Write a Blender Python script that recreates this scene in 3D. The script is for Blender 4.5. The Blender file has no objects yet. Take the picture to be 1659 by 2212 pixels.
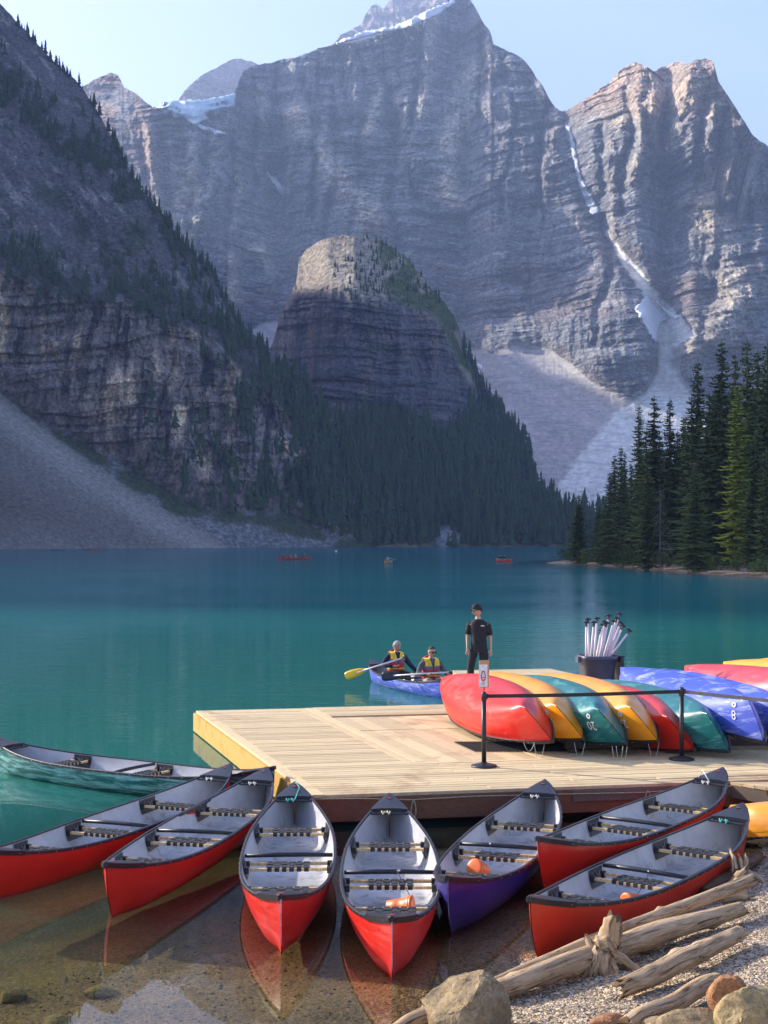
import bpy, bmesh, math, random
import numpy as np
from mathutils import Vector, Matrix, Euler

# ------------------------------------------------------------------ camera, sky, sun, exposure
sc = bpy.context.scene
CAMZ, FD, CX, HY = 3.4, 2900.0, 829.5, 1170.0     # eye height and the lens expressed for a 1659 x 2212 picture
cam = bpy.data.cameras.new('camera'); camo = bpy.data.objects.new('camera', cam)
sc.collection.objects.link(camo); sc.camera = camo
camo.location = (0, 0, CAMZ); camo.rotation_euler = (math.radians(90), 0, 0)
cam.sensor_fit = 'VERTICAL'; cam.sensor_height = 24; cam.lens = FD / 2212 * 24
cam.shift_y = (HY - 1106) / 2212
cam.clip_start = 0.1; cam.clip_end = 20000

SUN_EL = math.radians(24.0)
SUN_AZ = math.radians(-61.5)                       # clockwise from +Y: to the left and a little behind the scene
sun_dir = Vector((math.sin(SUN_AZ) * math.cos(SUN_EL), math.cos(SUN_AZ) * math.cos(SUN_EL), math.sin(SUN_EL)))
w = bpy.data.worlds.new('World'); sc.world = w; w.use_nodes = True
nt = w.node_tree; nt.nodes.clear()
sky = nt.nodes.new('ShaderNodeTexSky'); sky.sky_type = 'NISHITA'; sky.sun_disc = False
sky.sun_elevation = SUN_EL; sky.sun_rotation = SUN_AZ
sky.altitude = 1200; sky.air_density = 1.0; sky.dust_density = 3.6; sky.ozone_density = 2.5
bg = nt.nodes.new('ShaderNodeBackground'); bg.inputs['Strength'].default_value = 0.15
wo = nt.nodes.new('ShaderNodeOutputWorld')
tint = nt.nodes.new('ShaderNodeMix'); tint.data_type = 'RGBA'; tint.blend_type = 'MULTIPLY'; tint.inputs[0].default_value = 1; tint.inputs[7].default_value = (1.13, .96, 1.05, 1)
nt.links.new(sky.outputs[0], tint.inputs[6]); nt.links.new(tint.outputs[2], bg.inputs[0]); nt.links.new(bg.outputs[0], wo.inputs[0])
sl = bpy.data.lights.new('sun', 'SUN'); sl.energy = 4.6; sl.angle = math.radians(0.5); sl.color = (1.0, 0.93, 0.82)
so = bpy.data.objects.new('sun', sl); sc.collection.objects.link(so)
so.rotation_euler = (-sun_dir).to_track_quat('-Z', 'Y').to_euler()
sc.view_settings.view_transform = 'Standard'; sc.view_settings.look = 'None'
sc.view_settings.gamma = 1; sc.view_settings.use_curve_mapping = False
sc.view_settings.exposure = 1.35
sc.render.engine = 'CYCLES'
cy = sc.cycles; cy.use_denoising = True; cy.max_bounces = 7; cy.diffuse_bounces = 3; cy.glossy_bounces = 3
cy.transmission_bounces = 4; cy.transparent_max_bounces = 8; cy.volume_bounces = 0
cy.caustics_reflective = False; cy.caustics_refractive = False; cy.sample_clamp_indirect = 4
try: cy.denoiser = 'OPENIMAGEDENOISE'
except Exception: pass

random.seed(7); rng = np.random.default_rng(11)
COL = sc.collection

# ------------------------------------------------------------------ helpers
def PT(x, y, z=0.0):
    """the point at height z that stands behind picture position (x, y)"""
    Y = (CAMZ - z) * FD / (y - HY)
    return Vector(((x - CX) / FD * Y, Y, z))
def sstep(a, b, x):
    t = np.clip((x - a) / (b - a), 0, 1); return t * t * (3 - 2 * t)
def _h(ix, iy, seed):
    n = (ix.astype(np.int64) * 374761393 + iy.astype(np.int64) * 668265263 + seed * 1442695041) & 0xffffffff
    n = ((n ^ (n >> 13)) * 1274126177) & 0xffffffff
    n = (n ^ (n >> 16)) & 0xffffffff
    return n
def pn(x, y, seed=0):
    x = np.asarray(x, float); y = np.asarray(y, float)
    x, y = np.broadcast_arrays(x, y)
    x0 = np.floor(x); y0 = np.floor(y); fx = x - x0; fy = y - y0
    def g(ix, iy, dx, dy):
        a = _h(ix, iy, seed) / 4294967295.0 * 2 * np.pi
        return np.cos(a) * dx + np.sin(a) * dy
    u = fx * fx * fx * (fx * (fx * 6 - 15) + 10); v = fy * fy * fy * (fy * (fy * 6 - 15) + 10)
    a = g(x0, y0, fx, fy); b = g(x0 + 1, y0, fx - 1, fy); c = g(x0, y0 + 1, fx, fy - 1); d = g(x0 + 1, y0 + 1, fx - 1, fy - 1)
    return ((a * (1 - u) + b * u) * (1 - v) + (c * (1 - u) + d * u) * v) * 1.5
def fbm(x, y, seed=0, o=4, g=0.5):
    s = 0; a = 1; t = 0
    for i in range(o):
        s = s + a * pn(x * 2 ** i + 17.3 * i, y * 2 ** i - 9.1 * i, seed + i); t += a; a *= g
    return s / t
def ridg(x, y, seed=0, o=4, g=0.5):
    s = 0; a = 1; t = 0
    for i in range(o):
        s = s + a * (1 - 2 * np.abs(pn(x * 2 ** i + 7.7 * i, y * 2 ** i + 3.1 * i, seed + i))); t += a; a *= g
    return s / t
def lin(pts, x):
    p = np.array(pts, float); return np.interp(x, p[:, 0], p[:, 1])
def inpoly(px, py, poly):
    ins = np.zeros(np.shape(px), bool); n = len(poly)
    for i in range(n):
        x1, y1 = poly[i]; x2, y2 = poly[(i + 1) % n]
        if y1 == y2: continue
        c = ((y1 > py) != (y2 > py)) & (px < (x2 - x1) * (py - y1) / (y2 - y1) + x1)
        ins ^= c
    return ins
def dpoly(px, py, line):
    """distance to a polyline"""
    best = np.full(np.shape(px), 1e9)
    for (x1, y1), (x2, y2) in zip(line[:-1], line[1:]):
        dx, dy = x2 - x1, y2 - y1
        t = np.clip(((px - x1) * dx + (py - y1) * dy) / (dx * dx + dy * dy + 1e-9), 0, 1)
        best = np.minimum(best, np.hypot(px - x1 - t * dx, py - y1 - t * dy))
    return best
def sdpoly(px, py, poly):
    d = dpoly(px, py, list(poly) + [poly[0]])
    return np.where(inpoly(px, py, poly), -d, d)

def tag(o, label=None, cat=None, group=None, kind=None):
    if label: o['label'] = label
    if cat: o['category'] = cat
    if group: o['group'] = group
    if kind: o['kind'] = kind
    return o
def link(name, me, parent=None, mat=None):
    o = bpy.data.objects.new(name, me); COL.objects.link(o)
    if parent is not None: o.parent = parent
    if mat is not None and me is not None and not me.materials: me.materials.append(mat)
    return o
def empty(name, loc=(0, 0, 0), rz=0.0):
    o = bpy.data.objects.new(name, None); COL.objects.link(o)
    o.location = loc; o.rotation_euler = (0, 0, rz); o.empty_display_size = 0.2
    return o
def npmesh(name, V, F, smooth=False, col=None):
    me = bpy.data.meshes.new(name)
    V = np.ascontiguousarray(V, np.float32); F = np.ascontiguousarray(F, np.int32)
    me.vertices.add(len(V)); me.vertices.foreach_set('co', V.ravel())
    k = F.shape[1]
    me.loops.add(F.size); me.loops.foreach_set('vertex_index', F.ravel())
    me.polygons.add(len(F)); me.polygons.foreach_set('loop_start', np.arange(0, F.size, k, dtype=np.int32))
    try: me.polygons.foreach_set('loop_total', np.full(len(F), k, np.int32))
    except Exception: pass
    me.polygons.foreach_set('use_smooth', np.full(len(F), smooth, bool))
    if col is not None:
        at = me.color_attributes.new('Col', 'FLOAT_COLOR', 'POINT')
        col = np.asarray(col); c = np.ones((len(V), 4), np.float32); c[:, :col.shape[1]] = col
        at.data.foreach_set('color', c.ravel())
    me.update(); me.validate()
    return me
class MB:
    """collects simple shapes into one mesh"""
    def __init__(s): s.v = []; s.f = []
    def add(s, vs, fs):
        n = len(s.v); s.v += [tuple(v) for v in vs]; s.f += [tuple(i + n for i in f) for f in fs]
        return s
    def box(s, c, size, rot=None, taper=1.0):
        x, y, z = [a / 2 for a in size]
        P = [Vector((sx * x * (taper if sz > 0 else 1), sy * y * (taper if sz > 0 else 1), sz * z)) for sz in (-1, 1) for sy in (-1, 1) for sx in (-1, 1)]
        if rot is not None: P = [rot @ p for p in P]
        c = Vector(c)
        return s.add([p + c for p in P], [(0, 2, 3, 1), (4, 5, 7, 6), (0, 1, 5, 4), (2, 6, 7, 3), (0, 4, 6, 2), (1, 3, 7, 5)])
    def bar(s, a, b, w_, h_, up=(0, 0, 1)):
        a = Vector(a); b = Vector(b); d = (b - a).normalized(); r = d.cross(Vector(up)).normalized(); u = r.cross(d)
        P = [p + r * sx * w_ / 2 + u * sz * h_ / 2 for p in (a, b) for sx, sz in ((-1, -1), (1, -1), (1, 1), (-1, 1))]
        return s.add(P, [(0, 3, 2, 1), (4, 5, 6, 7), (0, 1, 5, 4), (1, 2, 6, 5), (2, 3, 7, 6), (3, 0, 4, 7)])
    def tube(s, pts, r, n=8, cap=True):
        pts = [Vector(p) for p in pts]; m = len(pts)
        rr = r if isinstance(r, (list, tuple)) else [r] * m
        ref = None; base = len(s.v); vs = []
        for i, p in enumerate(pts):
            d = (pts[min(i + 1, m - 1)] - pts[max(i - 1, 0)])
            d = d.normalized() if d.length > 1e-9 else Vector((0, 0, 1))
            if ref is None:
                ref = Vector((0, 0, 1)) if abs(d.z) < .9 else Vector((1, 0, 0))
            a = (ref - d * ref.dot(d)); a = a.normalized() if a.length > 1e-6 else d.orthogonal().normalized()
            ref = a; b = d.cross(a)
            for j in range(n):
                t = 2 * math.pi * j / n
                vs.append(p + (a * math.cos(t) + b * math.sin(t)) * rr[i])
        fs = [(i * n + j, i * n + (j + 1) % n, (i + 1) * n + (j + 1) % n, (i + 1) * n + j) for i in range(m - 1) for j in range(n)]
        if cap: fs += [tuple(range(n))[::-1], tuple((m - 1) * n + j for j in range(n))]
        return s.add(vs, fs)
    def lathe(s, prof, c=(0, 0, 0), n=24):
        c = Vector(c); vs = []; fs = []
        for r, z in prof:
            for j in range(n):
                t = 2 * math.pi * j / n; vs.append(c + Vector((r * math.cos(t), r * math.sin(t), z)))
        m = len(prof)
        fs = [(i * n + j, i * n + (j + 1) % n, (i + 1) * n + (j + 1) % n, (i + 1) * n + j) for i in range(m - 1) for j in range(n)]
        fs += [tuple(range(n))[::-1], tuple((m - 1) * n + j for j in range(n))]
        return s.add(vs, fs)
    def mesh(s, name, smooth=False):
        me = bpy.data.meshes.new(name); me.from_pydata(s.v, [], s.f); me.update()
        if smooth:
            for p in me.polygons: p.use_smooth = True
        return me
    def obj(s, name, mat, parent=None, smooth=False):
        return link(name, s.mesh(name, smooth), parent, mat)

# ------------------------------------------------------------------ materials
def newmat(name):
    m = bpy.data.materials.new(name); m.use_nodes = True
    N = m.node_tree.nodes; L = m.node_tree.links; N.clear()
    out = N.new('ShaderNodeOutputMaterial'); return m, N, L, out
def noise_node(N, L, vec, scale, detail=5, rough=.6, dist=0.0):
    n = N.new('ShaderNodeTexNoise'); n.inputs['Scale'].default_value = scale; n.inputs['Detail'].default_value = detail
    n.inputs['Roughness'].default_value = rough; n.inputs['Distortion'].default_value = dist
    if vec is not None: L.new(vec, n.inputs['Vector'])
    return n
def mapping(N, L, src, scale=(1, 1, 1), rot=(0, 0, 0)):
    m = N.new('ShaderNodeMapping'); m.inputs['Scale'].default_value = scale; m.inputs['Rotation'].default_value = rot
    L.new(src, m.inputs['Vector']); return m.outputs[0]
def ramp(N, L, fac, stops):
    r = N.new('ShaderNodeValToRGB'); L.new(fac, r.inputs[0]); e = r.color_ramp.elements
    while len(e) < len(stops): e.new(0.5)
    for i, (p, c) in enumerate(stops):
        e[i].position = p; e[i].color = (c[0], c[1], c[2], 1) if not isinstance(c, (int, float)) else (c, c, c, 1)
    return r.outputs[0]
def mixc(N, L, a, b, fac, mode='MIX'):
    m = N.new('ShaderNodeMix'); m.data_type = 'RGBA'; m.blend_type = mode
    def put(sock, v):
        if isinstance(v, (tuple, list)): sock.default_value = (v[0], v[1], v[2], 1)
        elif isinstance(v, (int, float)): sock.default_value = v
        else: L.new(v, sock)
    put(m.inputs[6], a); put(m.inputs[7], b); put(m.inputs[0], fac)
    return m.outputs[2]
def maths(N, L, op, a, b=None, c=None, clamp=False):
    m = N.new('ShaderNodeMath'); m.operation = op; m.use_clamp = clamp
    for i, v in enumerate((a, b, c)):
        if v is None: continue
        if isinstance(v, (int, float)): m.inputs[i].default_value = v
        else: L.new(v, m.inputs[i])
    return m.outputs[0]
def bump(N, L, h, strength=.3, dist=.01, normal=None):
    b = N.new('ShaderNodeBump'); b.inputs['Strength'].default_value = strength; b.inputs['Distance'].default_value = dist
    L.new(h, b.inputs['Height'])
    if normal is not None: L.new(normal, b.inputs['Normal'])
    return b.outputs[0]
def mat(name, col, rough=.5, var=.12, scale=6, col2=None, bstr=.0, bscale=40, metal=0, coat=0, spec=.5, stretch=(1, 1, 1), coords='Object', bdist=.004):
    m, N, L, out = newmat(name)
    p = N.new('ShaderNodeBsdfPrincipled'); L.new(p.outputs[0], out.inputs[0])
    tc = N.new('ShaderNodeTexCoord'); v = mapping(N, L, tc.outputs[coords], stretch)
    n = noise_node(N, L, v, scale)
    c2 = col2 or tuple(max(0, c * (1 - 2.2 * var)) for c in col); c1 = col if col2 else tuple(min(1, c * (1 + var)) for c in col)
    L.new(ramp(N, L, n.outputs[0], [(.35, c2), (.65, c1)]), p.inputs['Base Color'])
    p.inputs['Roughness'].default_value = rough; p.inputs['Metallic'].default_value = metal
    p.inputs['Coat Weight'].default_value = coat; p.inputs['Coat Roughness'].default_value = .08
    p.inputs['Specular IOR Level'].default_value = spec
    if bstr:
        n2 = noise_node(N, L, v, bscale, 6, .65); L.new(bump(N, L, n2.outputs[0], bstr, bdist), p.inputs['Normal'])
    return m
def attr_mat(name, rough=.95, nscale=.05, amount=.35, bscale=.08, bstr=.6, bdist=3.0, stretch=(1, 1, 1), spec=.15):
    """rock, scree and the like: base colour from the mesh's vertex colours, broken up by grain and relief"""
    m, N, L, out = newmat(name)
    p = N.new('ShaderNodeBsdfPrincipled'); L.new(p.outputs[0], out.inputs[0])
    p.inputs['Roughness'].default_value = rough; p.inputs['Specular IOR Level'].default_value = spec
    a = N.new('ShaderNodeVertexColor'); a.layer_name = 'Col'
    tc = N.new('ShaderNodeTexCoord'); v = mapping(N, L, tc.outputs['Object'], stretch)
    n = noise_node(N, L, v, nscale, 8, .7)
    g = ramp(N, L, n.outputs[0], [(.36, 1 - amount), (.5, 1.0), (.64, 1 + amount)])
    L.new(mixc(N, L, a.outputs[0], g, a.outputs[1], 'MULTIPLY'), p.inputs['Base Color'])
    n2 = noise_node(N, L, v, bscale, 8, .72); b_ = N.new('ShaderNodeBump'); b_.inputs['Distance'].default_value = bdist; L.new(n2.outputs[0], b_.inputs['Height']); L.new(maths(N, L, 'MULTIPLY', a.outputs[1], bstr), b_.inputs['Strength']); L.new(b_.outputs[0], p.inputs['Normal'])
    return m
# ------------------------------------------------------------------ mountains
def shell(name, x0, x1, dx, ridge, basey, Yb, N, slope, disp, color, mtl, label=None, back=260, jag=3.0, smooth_cols=2):
    """a mountain side: marched upward from its foot with the local steepness slope(x, y), then carved with disp"""
    xs = np.arange(x0, x1 + dx, dx); nx = len(xs)
    yr = lin(ridge, xs) + jag * fbm(xs / 22, xs * 0 + 3.3, 5, 4, .65) * 2
    yb = lin(basey, xs) if isinstance(basey, list) else np.full(nx, float(basey))
    yb = np.maximum(yb, yr + 6)
    s = np.linspace(0, 1, N)[:, None]
    yg = yb[None] + (yr - yb)[None] * s; xg = np.broadcast_to(xs[None], yg.shape)
    T = slope(xg, yg); Y = np.zeros_like(yg); Y[0] = lin(Yb, xs) if isinstance(Yb, list) else Yb
    z = CAMZ + (HY - yg[0]) / FD * Y[0]
    for i in range(1, N):
        k = (HY - yg[i]) / FD; t = np.maximum(T[i], k + .12)
        Yn = (CAMZ - z + t * Y[i - 1]) / (t - k)
        Y[i] = np.maximum(Yn, Y[i - 1] * .97)
        z = CAMZ + k * Y[i]
    for _ in range(smooth_cols):
        Yp = np.pad(Y, ((0, 0), (2, 2)), 'edge'); Y = (Yp[:, :-4] + Yp[:, 1:-3] * 2 + Yp[:, 2:-2] * 3 + Yp[:, 3:-1] * 2 + Yp[:, 4:]) / 9
    X = (xg - CX) / FD * Y; Z = CAMZ + (HY - yg) / FD * Y
    Y2 = Y + disp(X, Z, xg, yg, Y)
    X = (xg - CX) / FD * Y2; Z = CAMZ + (HY - yg) / FD * Y2
    C = color(X, Z, xg, yg)
    G = dict(xs=xs, yb=yb, yr=yr, Y=Y2, N=N)
    rows = [np.stack([X, Y2, Z], -1)]; cols = [C]
    last = rows[0][-1]
    for d, dz in ((back * .08, .35), (back * .3, .7), (back, 1.0), (back * 1.6, 1.0)):
        q = last.copy(); q[:, 1] += d; q[:, 0] *= 1; q[:, 2] = np.maximum(q[:, 2] - d * dz, -5); rows.append(q[None]); cols.append(C[-1:])
    V = np.concatenate(rows, 0); CC = np.concatenate(cols, 0)
    R = V.shape[0]; idx = np.arange(R * nx).reshape(R, nx)
    F = np.stack([idx[:-1, :-1], idx[:-1, 1:], idx[1:, 1:], idx[1:, :-1]], -1).reshape(-1, 4)
    me = npmesh(name, V.reshape(-1, 3), F, False, CC.reshape(-1, CC.shape[-1]))
    o = link(name, me, None, mtl); tag(o, label, None, None, 'structure')
    return G
def on_shell(G, x, y):
    """ground point of a shell behind picture position (x, y)"""
    xs = G['xs']; fi = np.clip((x - xs[0]) / (xs[1] - xs[0]), 0, len(xs) - 1.001); i = fi.astype(int); fx = fi - i
    yb = G['yb'][i] * (1 - fx) + G['yb'][i + 1] * fx; yr = G['yr'][i] * (1 - fx) + G['yr'][i + 1] * fx
    r = np.clip((yb - y) / (yb - yr), 0, 1) * (G['N'] - 1.001); j = r.astype(int); fy = r - j
    Y = G['Y']
    Yv = (Y[j, i] * (1 - fx) + Y[j, i + 1] * fx) * (1 - fy) + (Y[j + 1, i] * (1 - fx) + Y[j + 1, i + 1] * fx) * fy
    yy = yb + (yr - yb) * r / (G['N'] - 1.0)
    return np.stack([(x - CX) / FD * Yv, Yv, CAMZ + (HY - yy) / FD * Yv], -1)
def rgb(*c): return np.array(c, float)
def blend(A, B, m): return A * (1 - m[..., None]) + B * m[..., None]

rock_far = attr_mat('far_rock', nscale=.12, amount=.62, bscale=.10, bstr=1.0, bdist=7, stretch=(1, 1, 2.6))
rock_mid = attr_mat('mid_rock', nscale=.22, amount=.55, bscale=.2, bstr=.9, bdist=3.5, stretch=(1, 1, 1.6))
rock_left = attr_mat('dark_cliff_rock', nscale=.4, amount=.6, bscale=.4, bstr=.9, bdist=1.6)

# --- the great wall behind the lake
RIDGE = [(100, 240), (180, 185), (215, 165), (238, 157), (256, 163), (268, 188), (300, 207), (330, 232), (345, 226), (420, 226), (505, 205), (515, 180), (524, 152), (540, 146), (560, 139), (590, 133),
         (640, 124), (690, 104), (722, 96), (780, 88), (830, 70), (868, 62), (900, 52), (940, 28), (975, -8), (1000, -34), (1012, -6), (1030, 22), (1046, 52), (1060, 70), (1066, 96),
         (1090, 106), (1128, 124), (1148, 150), (1158, 168), (1172, 184), (1186, 212), (1200, 234), (1216, 240), (1230, 234), (1262, 214), (1316, 178), (1340, 152), (1372, 131), (1392, 142), (1414, 154), (1428, 146),
         (1462, 133), (1480, 139), (1502, 130), (1524, 125), (1541, 133), (1552, 176), (1572, 204), (1602, 252), (1626, 292), (1659, 316), (1720, 372), (1900, 480)]
FOOT = [(100, 740), (500, 740), (560, 700), (600, 690), (640, 720), (1000, 742), (1060, 760), (1120, 742), (1180, 752), (1214, 770), (1250, 800), (1300, 836), (1350, 858), (1392, 850), (1420, 800), (1424, 712),
        (1452, 700), (1470, 740), (1466, 800), (1500, 850), (1560, 880), (1659, 920), (1900, 960)]
COULOIR = [(1214, 236), (1232, 300), (1248, 370), (1268, 430), (1292, 480), (1330, 540), (1372, 590), (1410, 650), (1436, 720), (1440, 800), (1420, 860), (1380, 960)]
FAN = [(1300, 490), (1335, 530), (1385, 585), (1425, 640), (1478, 690), (1500, 722), (1456, 752), (1448, 790), (1490, 850), (1560, 960), (1659, 1000), (1659, 1130), (1150, 1130), (1240, 1000), (1330, 890), (1400, 850), (1424, 800), (1430, 760), (1405, 700), (1390, 640), (1345, 570)]
RIBS = [([(1012, 150), (1000, 200), (1005, 240), (975, 300), (960, 360), (985, 440)], 30, 30),
        ([(640, 250), (690, 320), (735, 400), (800, 470)], 34, 34), ([(410, 330), (420, 430), (400, 520)], 26, 30),
        ([(1520, 440), (1560, 520), (1590, 640), (1560, 720)], 40, 40), ([(560, 545), (590, 600)], 20, 18), ([(500, 560), (505, 640)], 20, 22),
        ([(1500, 160), (1440, 220), (1330, 250)], 34, 24), ([(1480, 760), (1560, 700)], 30, 20)]
GUL = [([(800, 90), (804, 230)], 16, 22), ([(858, 90), (846, 200), (850, 300)], 26, 45), ([(1100, 300), (1120, 520), (1090, 700)], 26, 22), ([(570, 300), (600, 400), (620, 560), (640, 640)], 26, 40),
       ([(730, 430), (900, 560), (1010, 700)], 26, 20), ([(620, 140), (626, 230)], 9, 12), ([(690, 120), (700, 240)], 9, 12), ([(740, 110), (748, 240)], 9, 14), ([(1700, 300), (1640, 460), (1560, 560)], 30, 18)]
_r = random.Random(5)
for _x0 in (300, 345, 395, 455, 500, 545, 600, 655, 705, 770, 830, 905, 960, 1040, 1090, 1140, 1185, 1300, 1350, 1400, 1465, 1530, 1575, 1620, 1680):
    _y = float(np.interp(_x0, [p[0] for p in RIDGE], [p[1] for p in RIDGE])) + _r.uniform(0, 90); _pts = [(_x0, _y)]; _x = _x0
    for _ in range(_r.randint(3, 6)): _x += _r.uniform(-26, 26); _y += _r.uniform(50, 110); _pts.append((_x, _y))
    GUL.append((_pts, _r.uniform(6, 12), _r.uniform(14, 30)))
    if _r.random() < .75: RIBS.append(([(a + _r.uniform(16, 24), b + 20) for a, b in _pts[:3]], _r.uniform(9, 16), _r.uniform(12, 24)))
def strata(Z, X, seed=3):
    zz = Z + .05 * X - .00011 * (X - 150) ** 2 + 16 * fbm(X / 520, Z / 300, 31, 3)
    return zz
def ledges(zz, x, s, seed): return sstep(-.06, .06, pn(zz / s, x / (s * 16), seed) + .25 * pn(x / (s * 1.5), zz / s, seed + 9))
def m_slope(x, y):
    foot = np.where(x > 1365, np.maximum(lin(FOOT, x), 858), lin(FOOT, x)) + 7 * fbm(x / 40, y * 0 + 1.5, 21, 3)
    cl = sstep(8, -8, y - foot)
    zz = y + .07 * (x - 830) + 13 * fbm(x / 130, y / 90, 30, 3)
    b = pn(zz / 46, x / 900, 4) + .6 * pn(zz / 19, x / 500, 5)
    t_cl = 1.95 + 1.5 * b
    t_cl = np.clip(t_cl, .62, 4.5)
    up = sstep(260, 90, y) * sstep(480, 600, x) * sstep(1000, 900, x)
    t_cl = t_cl * (1 + .8 * up)
    fan = np.clip(-sdpoly(x, y, FAN) / 14 + .5, 0, 1)
    t = .60 + (t_cl - .60) * cl
    fan = fan * sstep(700, 790, y)
    return t * (1 - fan) + .70 * fan
def m_disp(X, Z, x, y, Y):
    foot = lin(FOOT, x); cl = sstep(25, -30, y - foot)
    fan = np.clip(-sdpoly(x, y, FAN) / 14 + .5, 0, 1); rk = cl * (1 - fan)
    wx = X + 30 * fbm(X / 150, Z / 150, 41, 3); wz = Z + 20 * fbm(X / 120, Z / 120, 42, 3)
    d = 26 * fbm((wx + .45 * wz) / 330, (wz - .3 * wx) / 330, 50, 2, .5) * rk + .05 * (X - 200)
    d += -15 * ridg((wx + .25 * wz) / 170, (wz - .2 * wx) / 200, 59, 4, .6) * rk
    d += -13 * ridg(wx / 58, wz / 100, 51, 5, .66) * rk
    d += -6.0 * fbm(wx / 18, wz / 12, 52, 5, .8) * (rk * .85 + .15)
    up = sstep(290, 230, y) * sstep(500, 540, x) * sstep(1180, 1000, x)
    d += -11 * ridg(wx / 24, wz / 400, 57, 3, .5) * up
    zz = strata(wz, wx)
    d += (ledges(zz, wx, 34, 300) * 13 + ledges(zz, wx, 13, 301) * 7.0 + ledges(zz, wx, 5.5, 302) * 3.6) * rk * (.62 + 1.0 * pn(wx / 70, wz / 120, 58)).clip(0, 1.4)
    d += (-9 * ridg(wx / 20, wz / 130, 62, 4, .6) * sstep(-.25, .25, pn(wx / 150, wz / 90, 63))) * rk
    d += 1.6 * fbm(X / 9, Z / 9, 53, 3) * (1 - rk)
    dc = dpoly(x, y, COULOIR); d += 40 * np.exp(-(dc / 26) ** 2) * sstep(760, 640, y)
    for ln, wd, am in RIBS:
        q = dpoly(x + 7 * fbm(x / 26, y / 26, 60, 3) * 3, y, ln); d += -am * np.exp(-(q / wd) ** 2)
    for ln, wd, am in GUL:
        q = dpoly(x + 5 * fbm(x / 22, y / 30, 61, 3) * 2, y, ln); d += am * np.exp(-(q / wd) ** 2)
    # the right-hand peak stands forward of the wall, the low buttress by the couloir too
    d += -210 * sstep(1225, 1530, x) * sstep(460, 200, y) * rk - 110 * sstep(150, 330, x) * sstep(460, 260, y) * sstep(620, 380, x) * rk
    d += -26 * np.exp(-((x - 1300) / 90) ** 2 - ((y - 790) / 60) ** 2)
    return d
def m_color(X, Z, x, y):
    foot = lin(FOOT, x) + 9 * fbm(x / 30, y / 60, 22, 4)
    n1 = fbm(X / 240, Z / 200, 70, 4); n2 = fbm(X / 70, Z / 60, 71, 4); st = fbm(strata(Z, X) / 15, X / 600, 72, 4, .6)
    C = np.zeros(x.shape + (3,)) + rgb(.175, .172, .175)
    C = blend(C, rgb(.235, .235, .24), sstep(-.1, .5, n1))
    C = blend(C, rgb(.20, .155, .14), sstep(.02, .5, n2 + .35 * sstep(330, 620, y) - .15) * .8)
    C = C * (1 + .75 * st[..., None] + .3 * fbm(X / 22, Z / 60, 73, 4)[..., None])
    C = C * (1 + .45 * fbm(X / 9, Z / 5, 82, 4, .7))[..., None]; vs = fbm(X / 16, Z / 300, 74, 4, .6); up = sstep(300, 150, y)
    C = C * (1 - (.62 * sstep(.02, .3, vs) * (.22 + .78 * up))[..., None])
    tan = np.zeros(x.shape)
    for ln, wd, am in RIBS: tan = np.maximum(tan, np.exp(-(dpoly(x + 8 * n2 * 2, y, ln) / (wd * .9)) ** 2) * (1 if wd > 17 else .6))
    C = blend(C, rgb(.62, .52, .39), np.clip(tan * (.9 + 1.6 * n2), 0, 1) * .85)  # tan stone on the ribs, painted paler so they look sunlit
    C = blend(C, rgb(.50, .34, .25), sstep(420, 300, x) * sstep(-.35, .25, n2) * .8)  # left peak painted warmer to look sunlit
    C = blend(C, rgb(.52, .37, .26), sstep(285, 200, y + 22 * n2) * sstep(1200, 1240, x) * .85)  # warm sunlit look of the right-hand summit put into the colour
    # scree aprons
    sp = fbm(X / 5, Z / 5, 75, 3); run = fbm((X + Z * .9) / 26, (Z - X * .3) / 240, 76, 4)
    scree = rgb(.25, .225, .21) * (1 + .22 * sp + .30 * run)[..., None]
    scree = blend(scree, rgb(.36, .29, .265), sstep(0, .5, run + .2 * n2) * .8)
    m = sstep(-5, 7, y - foot); C = blend(C, scree, m)
    fan = np.clip(-(sdpoly(x, y, FAN) + 7 * fbm(x / 16, y / 16, 77, 3)) / 7 + .5, 0, 1)
    C = blend(C, rgb(.42, .395, .355) * (1 + .18 * sp + .2 * run)[..., None], fan)
    dots = sstep(.42, .55, fbm(x / 5, y / 4, 78, 2)) * np.exp(-(dpoly(x, y, [(1225, 830), (1262, 880), (1330, 910)]) / 16) ** 2)
    C = blend(C, rgb(.05, .07, .04), dots)
    low = sstep(1020, 1090, y) * sstep(.0, .3, fbm(x / 12, y / 8, 79, 3)); C = blend(C, rgb(.10, .11, .08), low * .5)
    # thin ledges of broken light rock
    lg = sstep(.16, .34, fbm(strata(Z, X) / 9, X / 120, 80, 3)) * (1 - m) * (1 - fan); C = blend(C, rgb(.36, .345, .33), lg * .65)
    seam_shade = sstep(.10, .02, np.abs(pn(strata(Z, X) / 13 + .6 * pn(X / 60, Z / 60, 86), X / 210, 85))) * sstep(-.2, .2, pn(X / 60, Z / 30, 87))  # crevice shade painted into the rock colour along the ledges
    crack_shade = sstep(.07, .01, np.abs(pn(X / 17 + .5 * pn(X / 20, Z / 20, 89), Z / 120, 88))) * sstep(-.1, .3, pn(X / 90, Z / 50, 90))  # upright cracks, their shade painted as dark lines in the colour
    fine = (1 + .75 * fbm(strata(Z, X) / 4.2, X / 40, 83, 3, .7) + .6 * fbm(X / 6, Z / 4, 84, 3, .8)) * (1 - .5 * seam_shade) * (1 - .45 * crack_shade)
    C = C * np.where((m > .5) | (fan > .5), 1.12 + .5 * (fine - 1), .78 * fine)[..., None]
    return np.concatenate([np.clip(C * rgb(1.44, 1.48, 1.48), .015, .85), np.where((m > .5) | (fan > .5), .3, 1.0)[..., None]], -1)
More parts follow.
